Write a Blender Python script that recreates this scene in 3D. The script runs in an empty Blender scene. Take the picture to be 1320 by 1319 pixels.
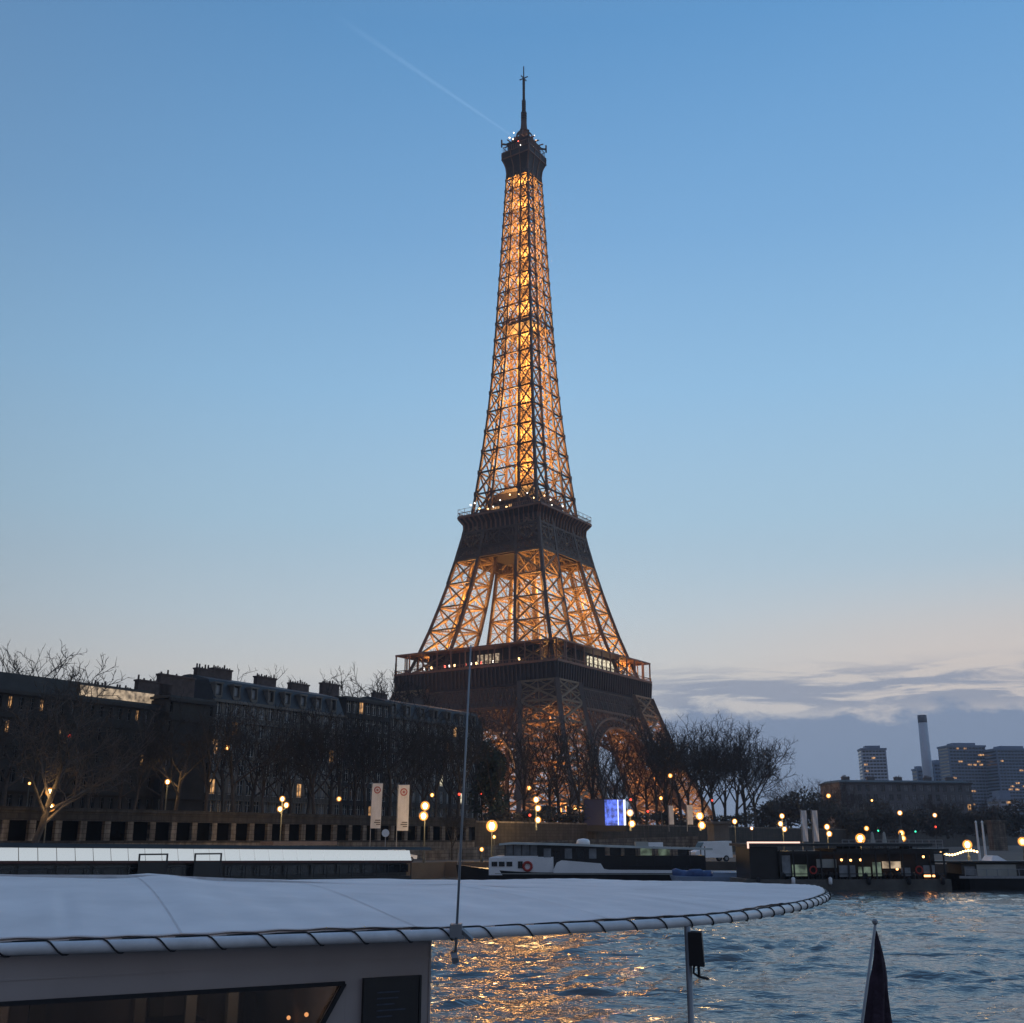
import bpy, math, random
import numpy as np
from mathutils import Vector, Matrix

scene = bpy.context.scene
COL = scene.collection
R = math.radians
rnd = random.Random(7)

# ------------------------------------------------------------------ camera
F, PITCH, HC = 1440.0, R(16.35), 4.5
cam_d = bpy.data.cameras.new("camera")
cam = bpy.data.objects.new("camera", cam_d)
COL.objects.link(cam)
cam.location = (0, 0, HC)
cam.rotation_euler = (R(90) + PITCH, 0, 0)
cam_d.sensor_fit = 'HORIZONTAL'
cam_d.sensor_width = 36
cam_d.lens = 36 * F / 1320
cam_d.clip_start = 0.1
cam_d.clip_end = 20000
scene.camera = cam
scene.view_settings.view_transform = 'Standard'
scene.view_settings.look = 'None'
scene.view_settings.exposure = 0.08
scene.view_settings.gamma = 1.0
scene.cycles.use_denoising = True
scene.cycles.max_bounces = 6
scene.cycles.sample_clamp_indirect = 4.0
scene.cycles.volume_bounces = 0

SUN_EL, SUN_AZ = R(1.0), R(62)       # low in the west, to the right of the view


def lin(r, g, b):
    def f(c):
        c /= 255.0
        return c / 12.92 if c <= 0.04045 else ((c + 0.055) / 1.055) ** 2.4
    return (f(r), f(g), f(b), 1.0)


# ------------------------------------------------------------------ world: dusk sky
world = bpy.data.worlds.new("World")
scene.world = world
world.use_nodes = True


class NT:
    """small helper for node trees"""
    def __init__(self, tree):
        self.t = tree
        tree.nodes.clear()

    def n(self, typ, **kw):
        nd = self.t.nodes.new(typ)
        for k, v in kw.items():
            if k.startswith('i_'):
                key = k[2:]
                nd.inputs[int(key) if key.isdigit() else key.replace('_', ' ')].default_value = v
            else:
                setattr(nd, k, v)
        return nd

    def l(self, a, b):
        self.t.links.new(a, b)

    def math(self, op, a, b=None, c=None, clamp=False):
        nd = self.t.nodes.new('ShaderNodeMath')
        nd.operation = op
        nd.use_clamp = clamp
        for i, v in enumerate((a, b, c)):
            if v is None:
                continue
            if isinstance(v, (int, float)):
                nd.inputs[i].default_value = v
            else:
                self.l(v, nd.inputs[i])
        return nd.outputs[0]

    def ramp(self, fac, stops, interp='LINEAR'):
        nd = self.t.nodes.new('ShaderNodeValToRGB')
        cr = nd.color_ramp
        cr.interpolation = interp
        while len(cr.elements) < len(stops):
            cr.elements.new(0.5)
        for e, (p, c) in zip(cr.elements, stops):
            e.position = p
            e.color = c
        self.l(fac, nd.inputs[0])
        return nd.outputs[0]

    def mix(self, fac, a, b, mode='MIX'):
        nd = self.t.nodes.new('ShaderNodeMix')
        nd.data_type = 'RGBA'
        nd.blend_type = mode
        for sock, v in ((nd.inputs[0], fac), (nd.inputs[6], a), (nd.inputs[7], b)):
            if isinstance(v, (int, float, tuple)):
                sock.default_value = v
            else:
                self.l(v, sock)
        return nd.outputs[2]

    def maprange(self, v, a, b, c=0.0, d=1.0, smooth=True):
        nd = self.t.nodes.new('ShaderNodeMapRange')
        if smooth:
            nd.interpolation_type = 'SMOOTHSTEP'
        self.l(v, nd.inputs[0])
        for i, x in zip((1, 2, 3, 4), (a, b, c, d)):
            nd.inputs[i].default_value = x
        return nd.outputs[0]


w = NT(world.node_tree)
out = w.n('ShaderNodeOutputWorld')
bg = w.n('ShaderNodeBackground')
bg.inputs[1].default_value = 1.0
sky = w.n('ShaderNodeTexSky')
sky.sky_type = 'NISHITA'
sky.sun_disc = False
sky.sun_elevation = SUN_EL
sky.sun_rotation = SUN_AZ
sky.altitude = 0.0
tc = w.n('ShaderNodeTexCoord')
sep = w.n('ShaderNodeSeparateXYZ')
w.l(tc.outputs['Generated'], sep.inputs[0])
dx, dy, dz = sep.outputs
# clear twilight gradient by elevation
west = w.ramp(dz, [
    (0.00, lin(150, 160, 175)), (0.09, lin(186, 194, 204)), (0.14, lin(212, 213, 212)), (0.19, lin(198, 214, 224)),
    (0.27, lin(176, 209, 231)), (0.38, lin(152, 197, 233)), (0.50, lin(126, 176, 222)),
    (0.64, lin(100, 156, 209)), (1.0, lin(112, 138, 178))])
east = w.ramp(dz, [
    (0.0, lin(92, 95, 104)), (0.15, lin(108, 113, 126)), (0.4, lin(114, 126, 150)), (0.7, lin(112, 132, 164)), (1.0, lin(112, 138, 178))])
# how far towards the sunset side (to the right of the view)
azf = w.math('ADD', w.math('MULTIPLY', dy, 0.8), w.math('MULTIPLY', dx, 0.6))
azm = w.maprange(azf, -0.35, 0.62)
col = w.mix(azm, east, west)
col = w.mix(w.maprange(azf, 0.30, 0.98, 0.84, 1.05), (0, 0, 0, 1), col)
# warm glow low on the right
warm = w.math('MULTIPLY', w.maprange(dx, 0.02, 0.42), w.math('MULTIPLY', w.maprange(dz, 0.235, 0.145), w.maprange(dz, 0.02, 0.12)))
col = w.mix(w.math('MULTIPLY', warm, 0.60), col, lin(228, 212, 202))
# cloud streaks and a grey-blue bank just above the horizon
ratio = w.math('DIVIDE', dx, w.math('MAXIMUM', dy, 0.05))
cmb = w.n('ShaderNodeCombineXYZ')
w.l(w.math('MULTIPLY', ratio, 8.0), cmb.inputs[0])
w.l(w.math('MULTIPLY', dz, 72.0), cmb.inputs[1])
n1 = w.n('ShaderNodeTexNoise', i_Scale=1.0, i_Detail=8.0, i_Roughness=0.62, i_Distortion=0.6)
w.l(cmb.outputs[0], n1.inputs['Vector'])
band = w.math('MULTIPLY', w.maprange(dz, 0.092, 0.112), w.maprange(dz, 0.152, 0.128))
band = w.math('MULTIPLY', band, w.maprange(dx, 0.015, 0.17))
st = w.math('MULTIPLY', w.maprange(n1.outputs[0], 0.40, 0.54), band)
col = w.mix(w.math('MULTIPLY', st, 0.85), col, lin(146, 157, 178))
lit = w.math('MULTIPLY', w.maprange(n1.outputs[0], 0.50, 0.36), w.math('MULTIPLY', band, 0.30))
col = w.mix(lit, col, lin(204, 197, 194))
cmb2 = w.n('ShaderNodeCombineXYZ')
w.l(w.math('MULTIPLY', ratio, 14.0), cmb2.inputs[0])
w.l(w.math('MULTIPLY', dz, 30.0), cmb2.inputs[1])
n2 = w.n('ShaderNodeTexNoise', i_Scale=1.0, i_Detail=8.0, i_Roughness=0.65)
w.l(cmb2.outputs[0], n2.inputs['Vector'])
edge = w.math('ADD', dz, w.math('MULTIPLY', w.math('SUBTRACT', n2.outputs[0], 0.5), 0.060))
bank = w.math('MULTIPLY', w.maprange(edge, 0.108, 0.096), w.maprange(dx, -0.05, 0.12))
col = w.mix(w.math('MULTIPLY', bank, 0.95), col, w.ramp(dz, [(0.0, lin(122, 142, 170)), (0.1, lin(130, 148, 176))]))
# the physical twilight sky adds its own tint
nish = w.mix(1.0, sky.outputs[0], (0.05, 0.05, 0.05, 1), 'MULTIPLY')
col = w.mix(0.02, col, nish)
w.l(col, bg.inputs[0])
w.l(bg.outputs[0], out.inputs[0])

sun_d = bpy.data.lights.new("sun", 'SUN')
sun = bpy.data.objects.new("sun", sun_d)
COL.objects.link(sun)
sun_d.energy = 0.06
sun_d.angle = R(20)
sun_d.color = (1.0, 0.8, 0.62)
sun.rotation_euler = (R(90) - R(6), 0, R(180) - SUN_AZ)

# ------------------------------------------------------------------ coordinates
ca, sa = math.cos(PITCH), math.sin(PITCH)
A = R(33.6)                              # river runs this far to the right of the view
U = np.array([math.sin(A), math.cos(A)])  # along the river
N = np.array([-math.cos(A), math.sin(A)])  # towards the far bank
ROT = math.pi / 2 - A


def ray(px, py):
    xc, yc = (px - 660) / F, (659.5 - py) / F
    return np.array([xc, ca - yc * sa, sa + yc * ca])


def at(px, py, Y):
    d = ray(px, py)
    p = d * (Y / d[1])
    return Vector((p[0], p[1], p[2] + HC))


def onz(px, py, z):
    d = ray(px, py)
    p = d * ((z - HC) / d[2])
    return Vector((p[0], p[1], z))


def st(px, T):
    x = (px - 660) / 1500.0
    Y = T / (math.sin(A) - x * math.cos(A))
    return np.array([x * Y, Y])


def s_of(px, T):
    return float(st(px, T) @ U)


def bank(s, T):
    return s * U + T * N


# ------------------------------------------------------------------ materials
def mat(name, c, rough=0.7, metal=0.0, var=0.25, scale=1.5, bump=0.0, bscale=20.0, spec=None, stretch=None):
    m = bpy.data.materials.new(name)
    m.use_nodes = True
    t = NT(m.node_tree)
    o = t.n('ShaderNodeOutputMaterial')
    p = t.n('ShaderNodeBsdfPrincipled')
    t.l(p.outputs[0], o.inputs[0])
    p.inputs['Roughness'].default_value = rough
    p.inputs['Metallic'].default_value = metal
    if spec is not None:
        p.inputs['Specular IOR Level'].default_value = spec
    tcn = t.n('ShaderNodeTexCoord')
    vec = tcn.outputs['Object']
    if stretch:
        mp = t.n('ShaderNodeMapping')
        mp.inputs['Scale'].default_value = stretch
        t.l(vec, mp.inputs[0])
        vec = mp.outputs[0]
    nz = t.n('ShaderNodeTexNoise', i_Scale=scale, i_Detail=5.0, i_Roughness=0.6)
    t.l(vec, nz.inputs['Vector'])
    lo = tuple(x * (1 - var) for x in c[:3]) + (1,)
    hi = tuple(min(1, x * (1 + var)) for x in c[:3]) + (1,)
    t.l(t.ramp(nz.outputs[0], [(0.3, lo), (0.7, hi)]), p.inputs['Base Color'])
    if bump:
        b = t.n('ShaderNodeBump', i_Strength=bump, i_Distance=0.05)
        nb = t.n('ShaderNodeTexNoise', i_Scale=bscale, i_Detail=4.0)
        t.l(vec, nb.inputs['Vector'])
        t.l(nb.outputs[0], b.inputs['Height'])
        t.l(b.outputs[0], p.inputs['Normal'])
    return m


def glow(name, c, strength, rough=0.4):
    m = bpy.data.materials.new(name)
    m.use_nodes = True
    t = NT(m.node_tree)
    o = t.n('ShaderNodeOutputMaterial')
    p = t.n('ShaderNodeBsdfPrincipled')
    t.l(p.outputs[0], o.inputs[0])
    p.inputs['Base Color'].default_value = (0.04, 0.04, 0.04, 1)
    p.inputs['Roughness'].default_value = rough
    p.inputs['Emission Color'].default_value = tuple(c) + (1,)
    p.inputs['Emission Strength'].default_value = strength
    return m


def uneven_glow(name, c, strength):
    """uneven glow: lit interiors, a screen, and an imitated reflection"""
    m = glow(name, c, strength)
    t = m.node_tree
    p = [n for n in t.nodes if n.type == 'BSDF_PRINCIPLED'][0]
    tcn = t.nodes.new('ShaderNodeTexCoord')
    nz = t.nodes.new('ShaderNodeTexNoise')
    nz.inputs['Scale'].default_value = 1.3
    t.links.new(tcn.outputs['Object'], nz.inputs['Vector'])
    cr = t.nodes.new('ShaderNodeMapRange')
    cr.inputs[1].default_value = 0.35
    cr.inputs[2].default_value = 0.65
    cr.inputs[3].default_value = strength * 0.25
    cr.inputs[4].default_value = strength * 1.4
    t.links.new(nz.outputs[0], cr.inputs[0])
    t.links.new(cr.outputs[0], p.inputs['Emission Strength'])
    return m


M = {}
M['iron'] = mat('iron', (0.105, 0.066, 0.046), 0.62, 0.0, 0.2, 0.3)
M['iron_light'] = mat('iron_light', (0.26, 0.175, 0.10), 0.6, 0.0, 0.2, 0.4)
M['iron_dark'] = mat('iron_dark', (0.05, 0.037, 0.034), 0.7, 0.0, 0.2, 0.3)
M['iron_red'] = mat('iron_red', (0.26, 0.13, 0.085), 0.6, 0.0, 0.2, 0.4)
M['masonry'] = mat('masonry', (0.24, 0.21, 0.17), 0.9, 0, 0.25, 0.6, 0.3, 3)
M['stone'] = mat('stone', (0.22, 0.185, 0.15), 0.9, 0, 0.3, 0.7, 0.3, 4)
M['stone_dark'] = mat('stone_dark', (0.055, 0.047, 0.040), 0.9, 0, 0.35, 0.5, 0.3, 4)
def stonework(m, bw, bh):
    t = m.node_tree
    p = t.nodes['Principled BSDF']
    tcn = t.nodes.new('ShaderNodeTexCoord')
    mp = t.nodes.new('ShaderNodeMapping')
    mp.inputs['Rotation'].default_value = (R(90), 0, 0)
    t.links.new(tcn.outputs['Object'], mp.inputs[0])
    br = t.nodes.new('ShaderNodeTexBrick')
    br.inputs['Scale'].default_value = 1.0
    br.inputs['Brick Width'].default_value = bw
    br.inputs['Row Height'].default_value = bh
    br.inputs['Mortar Size'].default_value = 0.03
    br.inputs['Color1'].default_value = (1, 1, 1, 1)
    br.inputs['Color2'].default_value = (.72, .70, .68, 1)
    br.inputs['Mortar'].default_value = (.35, .33, .31, 1)
    t.links.new(mp.outputs[0], br.inputs[0])
    st_ = t.nodes.new('ShaderNodeTexNoise')
    st_.inputs['Scale'].default_value = 1.0
    st_.inputs['Detail'].default_value = 5.0
    m2 = t.nodes.new('ShaderNodeMapping')
    m2.inputs['Scale'].default_value = (1.6, 1.6, .22)
    t.links.new(tcn.outputs['Object'], m2.inputs[0])
    t.links.new(m2.outputs[0], st_.inputs['Vector'])
    mr = t.nodes.new('ShaderNodeMapRange')
    mr.inputs[1].default_value = .35
    mr.inputs[2].default_value = .65
    mr.inputs[3].default_value = .5
    mr.inputs[4].default_value = 1.15
    t.links.new(st_.outputs[0], mr.inputs[0])
    src = p.inputs['Base Color'].links[0].from_socket
    for other in (br.outputs[0], mr.outputs[0]):
        mx = t.nodes.new('ShaderNodeMix')
        mx.data_type = 'RGBA'
        mx.blend_type = 'MULTIPLY'
        mx.inputs[0].default_value = 1.0
        t.links.new(src, mx.inputs[6])
        t.links.new(other, mx.inputs[7])
        src = mx.outputs[2]
    t.links.new(src, p.inputs['Base Color'])


stonework(M['stone'], 1.1, .45)
stonework(M['stone_dark'], 1.3, .5)
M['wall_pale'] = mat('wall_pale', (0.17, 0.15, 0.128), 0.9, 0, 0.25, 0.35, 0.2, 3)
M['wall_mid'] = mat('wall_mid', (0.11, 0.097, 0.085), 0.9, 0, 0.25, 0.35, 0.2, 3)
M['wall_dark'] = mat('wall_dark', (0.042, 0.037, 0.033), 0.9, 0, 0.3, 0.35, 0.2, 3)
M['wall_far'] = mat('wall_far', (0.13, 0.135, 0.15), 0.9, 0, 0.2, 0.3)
M['zinc'] = mat('zinc', (0.028, 0.031, 0.037), 0.6, 0.0, 0.2, 0.5)
M['brick'] = mat('brick', (0.10, 0.07, 0.06), 0.9, 0, 0.3, 1.5)
M['frame_white'] = mat('frame_white', (0.55, 0.54, 0.5), 0.7, 0, 0.1, 2)
M['frame_dark'] = mat('frame_dark', (0.08, 0.08, 0.08), 0.6, 0, 0.1, 2)
M['glass_dark'] = mat('glass_dark', (0.015, 0.018, 0.022), 0.12, 0, 0.3, 0.5, spec=0.6)
M['glass_pale'] = mat('glass_pale', (0.22, 0.24, 0.26), 0.25, 0, 0.4, 0.9, spec=0.6)
M['bark'] = mat('bark', (0.060, 0.047, 0.038), 0.9, 0, 0.3, 3, 0.4, 12)
M['twig'] = mat('twig', (0.042, 0.034, 0.028), 0.9, 0, 0.25, 2)
M['leaf_dark'] = mat('leaf_dark', (0.022, 0.034, 0.020), 0.8, 0, 0.5, 1.2)
M['leaf_brown'] = mat('leaf_brown', (0.045, 0.038, 0.026), 0.85, 0, 0.5, 1.2)
M['asphalt'] = mat('asphalt', (0.04, 0.04, 0.04), 0.9, 0, 0.3, 0.2, 0.2, 6)
M['quay'] = mat('quay', (0.085, 0.072, 0.06), 0.9, 0, 0.35, 0.15, 0.3, 3)
M['earth'] = mat('earth', (0.07, 0.06, 0.045), 0.95, 0, 0.4, 0.2, 0.3, 2)
M['metal_dark'] = mat('metal_dark', (0.03, 0.03, 0.033), 0.5, 0.3, 0.2, 3)
M['post'] = mat('post', (0.09, 0.10, 0.095), 0.6, 0.2, 0.2, 3)
M['metal_grey'] = mat('metal_grey', (0.30, 0.31, 0.33), 0.45, 0.4, 0.15, 4)
M['white_paint'] = mat('white_paint', (0.93, 0.93, 0.93), 0.5, 0, 0.08, 0.6)
M['hull_black'] = mat('hull_black', (0.012, 0.012, 0.014), 0.4, 0, 0.3, 0.6)
M['hull_grey'] = mat('hull_grey', (0.10, 0.095, 0.085), 0.6, 0, 0.35, 0.6)
M['roof_dark'] = mat('roof_dark', (0.03, 0.032, 0.034), 0.6, 0, 0.3, 0.5)
M['roof_pale'] = mat('roof_pale', (0.42, 0.42, 0.38), 0.7, 0, 0.2, 0.6)
M['tarp_blue'] = mat('tarp_blue', (0.05, 0.10, 0.24), 0.5, 0, 0.4, 1.2, 0.5, 3)
M['boat_blue'] = mat('boat_blue', (0.30, 0.38, 0.50), 0.5, 0, 0.15, 0.6)
M['red'] = mat('red', (0.45, 0.04, 0.03), 0.5, 0, 0.1, 3)
M['wood_red'] = mat('wood_red', (0.10, 0.03, 0.025), 0.6, 0, 0.2, 2)
M['orange_lit_roof'] = mat('orange_lit_roof', (0.55, 0.28, 0.16), 0.7, 0, 0.2, 1)  # orange light on the roof box put into its colour
M['banner'] = mat('banner', (0.82, 0.80, 0.79), 0.8, 0, 0.12, 0.7, 0.15, 2)
M['banner_red'] = mat('banner_red', (0.50, 0.08, 0.08), 0.8, 0, 0.1, 2)
M['banner_ink'] = mat('banner_ink', (0.10, 0.09, 0.10), 0.8, 0, 0.1, 2)
M['tower_haze_blue'] = mat('tower_haze_blue', (0.19, 0.26, 0.37), 0.6, 0, 0.1, 0.05)  # walls tinted blue to imitate distance haze
M['tower_haze_pale'] = mat('tower_haze_pale', (0.50, 0.57, 0.68), 0.7, 0, 0.1, 0.05)  # haze put into the wall colour: paler and bluer
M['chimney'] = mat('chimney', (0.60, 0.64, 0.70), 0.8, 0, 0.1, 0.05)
M['chimney_cap'] = mat('chimney_cap', (0.12, 0.13, 0.16), 0.8, 0, 0.1, 0.05)
M['rope'] = mat('rope', (0.02, 0.02, 0.024), 0.8, 0, 0.3, 20)
M['tube'] = mat('tube', (0.70, 0.70, 0.72), 0.35, 0.0, 0.12, 6)
M['cabin'] = mat('cabin', (0.40, 0.34, 0.325), 0.6, 0, 0.1, 0.9, 0.08, 5)
M['panel_black'] = mat('panel_black', (0.008, 0.008, 0.012), 0.35, 0, 0.3, 3)
M['flag'] = mat('flag', (0.045, 0.028, 0.045), 0.85, 0, 0.4, 9, 0.3, 30)
M['flag_red'] = mat('flag_red', (0.20, 0.03, 0.035), 0.85, 0, 0.3, 9, 0.3, 30)
M['seam'] = mat('seam', (0.74, 0.69, 0.68), 0.8, 0, 0.1, 4)
M['faint_ink'] = mat('faint_ink', (0.05, 0.065, 0.10), 0.6, 0, 0.3, 20)
M['seat'] = mat('seat', (0.09, 0.075, 0.07), 0.7, 0, 0.2, 2)

M['lamp'] = glow('lamp', (1.0, 0.50, 0.12), 7)
M['lamp_hot'] = glow('lamp_hot', (1.0, 0.66, 0.26), 12)
M['lamp_dim'] = glow('lamp_dim', (1.0, 0.42, 0.14), 5)
M['lamp_red'] = glow('lamp_red', (1.0, 0.06, 0.03), 2.6)
M['lamp_green'] = glow('lamp_green', (0.05, 0.9, 0.45), 2.5)
M['bulb_white'] = glow('bulb_white', (1.0, 0.93, 0.82), 3.5)
M['bulb_amber'] = glow('bulb_amber', (1.0, 0.6, 0.25), 7)
M['bulb_red'] = glow('bulb_red', (1.0, 0.15, 0.10), 4)
M['pane_lit'] = uneven_glow('pane_lit', (1.0, 0.52, 0.20), 0.75)
M['pane_white'] = uneven_glow('pane_white', (1.0, 0.88, 0.62), 0.9)
M['pane_green_sheen'] = uneven_glow('pane_green_sheen', (0.55, 0.75, 0.55), 0.16)  # faint emission imitates greenish reflections in the glazing
M['strip_lit'] = uneven_glow('strip_lit', (1.0, 0.75, 0.50), 0.40)
M['screen_blue'] = uneven_glow('screen_blue', (0.12, 0.22, 1.0), 0.9)
M['screen_edge'] = glow('screen_edge', (0.80, 0.86, 1.0), 1.6)
M['screen_dim'] = glow('screen_dim', (0.02, 0.03, 0.14), 0.10)
M['shade_black'] = mat('shade_black', (0.004, 0.004, 0.004), 1.0, 0, 0.2, 1, spec=0.0)  # flat black standing in for shade deep in the wall openings
M['white_panel_glow'] = glow('white_panel_glow', (0.84, 0.93, 1.0), 0.55)  # glow added so the band shows bright, as if back-lit
M['lamp_halo'] = None
M['neon'] = glow('neon', (1.0, 0.62, 0.50), 1.4)


def lamp_halo(c, strength):
    """luminous sphere round a lamp, imitating its soft bloom"""
    m = bpy.data.materials.new('lamp_halo')
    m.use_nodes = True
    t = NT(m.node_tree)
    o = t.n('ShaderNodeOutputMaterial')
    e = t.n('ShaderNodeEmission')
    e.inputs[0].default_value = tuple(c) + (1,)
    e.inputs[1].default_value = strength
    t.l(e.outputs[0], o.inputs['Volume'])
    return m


M['lamp_halo'] = lamp_halo((1.0, 0.37, 0.065), 2.1)


def volume_mat(name, col, strength):
    m = bpy.data.materials.new(name)
    m.use_nodes = True
    t = NT(m.node_tree)
    o = t.n('ShaderNodeOutputMaterial')
    e = t.n('ShaderNodeEmission')
    e.inputs[0].default_value = tuple(col) + (1,)
    e.inputs[1].default_value = strength
    t.l(e.outputs[0], o.inputs['Volume'])
    return m


# ------------------------------------------------------------------ mesh builder
class MB:
    def __init__(self):
        self.v, self.f = [], []

    def quad(self, a, b, c, d):
        i = len(self.v)
        self.v += [tuple(a), tuple(b), tuple(c), tuple(d)]
        self.f.append((i, i + 1, i + 2, i + 3))

    def poly(self, pts):
        i = len(self.v)
        self.v += [tuple(p) for p in pts]
        self.f.append(tuple(range(i, i + len(pts))))

    def hexa(self, p):
        """8 corners, bottom loop then top loop"""
        i = len(self.v)
        self.v += [tuple(q) for q in p]
        for q in ((0, 3, 2, 1), (4, 5, 6, 7), (0, 1, 5, 4), (1, 2, 6, 5), (2, 3, 7, 6), (3, 0, 4, 7)):
            self.f.append(tuple(i + k for k in q))

    def box(self, x0, x1, y0, y1, z0, z1):
        self.hexa([(x0, y0, z0), (x1, y0, z0), (x1, y1, z0), (x0, y1, z0), (x0, y0, z1), (x1, y0, z1), (x1, y1, z1), (x0, y1, z1)])

    def beam(self, a, b, wd, h=None):
        a, b = Vector(a), Vector(b)
        h = wd if h is None else h
        d = b - a
        if d.length < 1e-6:
            return
        d.normalize()
        up = Vector((0, 0, 1)) if abs(d.z) < 0.95 else Vector((1, 0, 0))
        s = d.cross(up).normalized() * (wd / 2)
        t = s.cross(d).normalized() * (h / 2)
        self.hexa([a - s - t, a + s - t, a + s + t, a - s + t, b - s - t, b + s - t, b + s + t, b - s + t])

    def tube(self, pts, radii, n=6, cap=True):
        pts = [Vector(p) for p in pts]
        if isinstance(radii, (int, float)):
            radii = [radii] * len(pts)
        base = len(self.v)
        ref = None
        for k, p in enumerate(pts):
            d = (pts[min(k + 1, len(pts) - 1)] - pts[max(k - 1, 0)])
            if d.length < 1e-9:
                d = Vector((0, 0, 1))
            d.normalize()
            if ref is None:
                ref = d.orthogonal().normalized()
            ref = (ref - d * ref.dot(d))
            if ref.length < 1e-6:
                ref = d.orthogonal()
            ref.normalize()
            b = d.cross(ref)
            for j in range(n):
                a = 2 * math.pi * j / n
                self.v.append(tuple(p + (ref * math.cos(a) + b * math.sin(a)) * radii[k]))
        for k in range(len(pts) - 1):
            for j in range(n):
                j2 = (j + 1) % n
                self.f.append((base + k * n + j, base + k * n + j2, base + (k + 1) * n + j2, base + (k + 1) * n + j))
        if cap:
            self.f.append(tuple(base + j for j in range(n))[::-1])
            self.f.append(tuple(base + (len(pts) - 1) * n + j for j in range(n)))

    def lathe(self, prof, n=12, c=(0, 0, 0)):
        self.tube([(c[0], c[1], c[2] + z) for r, z in prof], [max(r, 1e-4) for r, z in prof], n)

    def ball(self, c, r, n=8, sz=1.0):
        k = max(4, n // 2 + 1)
        prof = [(r * math.sin(math.pi * i / k), -r * sz * math.cos(math.pi * i / k)) for i in range(k + 1)]
        self.lathe(prof, n, c)

    def prism(self, loop, z0, z1):
        """vertical prism over a plan loop"""
        i, n = len(self.v), len(loop)
        self.v += [(p[0], p[1], z0) for p in loop] + [(p[0], p[1], z1) for p in loop]
        for k in range(n):
            k2 = (k + 1) % n
            self.f.append((i + k, i + k2, i + n + k2, i + n + k))
        self.f.append(tuple(i + n + k for k in range(n)))
        self.f.append(tuple(i + k for k in range(n))[::-1])

    def build(self, name, m, parent=None, smooth=False):
        me = bpy.data.meshes.new(name)
        me.from_pydata(self.v, [], self.f)
        me.update()
        if m is not None:
            me.materials.append(m)
        if smooth:
            me.polygons.foreach_set('use_smooth', [True] * len(me.polygons))
        o = bpy.data.objects.new(name, me)
        COL.objects.link(o)
        if parent is not None:
            o.parent = parent
        return o


def tag(o, label=None, cat=None, group=None, kind=None):
    if label:
        o['label'] = label
    if cat:
        o['category'] = cat
    if group:
        o['group'] = group
    if kind:
        o['kind'] = kind
    return o


def empty(name, loc=(0, 0, 0), rz=0.0, label=None, cat=None, group=None):
    o = bpy.data.objects.new(name, None)
    o.empty_display_size = 0.5
    COL.objects.link(o)
    o.location = loc
    o.rotation_euler = (0, 0, rz)
    return tag(o, label, cat, group)


def inst(src_me, name, parent, loc=(0, 0, 0), rz=0.0, scale=None):
    o = bpy.data.objects.new(name, src_me)
    COL.objects.link(o)
    o.parent = parent
    o.location = loc
    o.rotation_euler = (0, 0, rz)
    if scale:
        o.scale = scale
    return o


def copy_tree(o, parent=None):
    c = o.copy()
    COL.objects.link(c)
    if parent is not None:
        c.parent = parent
    for ch in list(o.children):
        copy_tree(ch, c)
    return c


def point_light(name, loc, power, parent=None, color=(1.0, 0.60, 0.22), radius=3.4):
    ld = bpy.data.lights.new(name, 'POINT')
    ld.energy = power
    ld.color = color
    ld.shadow_soft_size = radius
    o = bpy.data.objects.new(name, ld)
    COL.objects.link(o)
    if parent is not None:
        o.parent = parent
    o.location = loc
    return o


# ------------------------------------------------------------------ setting: water, quay, street
QZ, SZ = 1.9, 6.8
edge = [tuple(bank(-80, 84)), tuple(bank(20, 84)), tuple(bank(106, 84)), (-8, 140), (36, 140), (54, 119), (900, 119)]
quay_loop = edge + [(900, 2500), (-900, 2500), (-900, -200)]
mb = MB()
mb.prism(quay_loop, -3.0, QZ)
tag(mb.build('quay', M['quay']), kind='structure')
# street level behind the retaining wall
wall_line = [tuple(bank(-120, 100.6)), tuple(bank(760, 100.6))]
mb = MB()
mb.prism([wall_line[0], wall_line[1], (4000, 900), (4000, 4500), (-4000, 4500), (-4000, -200)], QZ - 0.5, SZ)
tag(mb.build('street', M['asphalt']), kind='structure')
# grass and gravel of the park round the iron tower
mb = MB()
mb.prism([tuple(bank(s, t)) for s, t in ((150, 140), (420, 140), (420, 330), (150, 330))], SZ - 0.2, SZ + 0.004)
tag(mb.build('park_ground', M['earth']), kind='structure')


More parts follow.
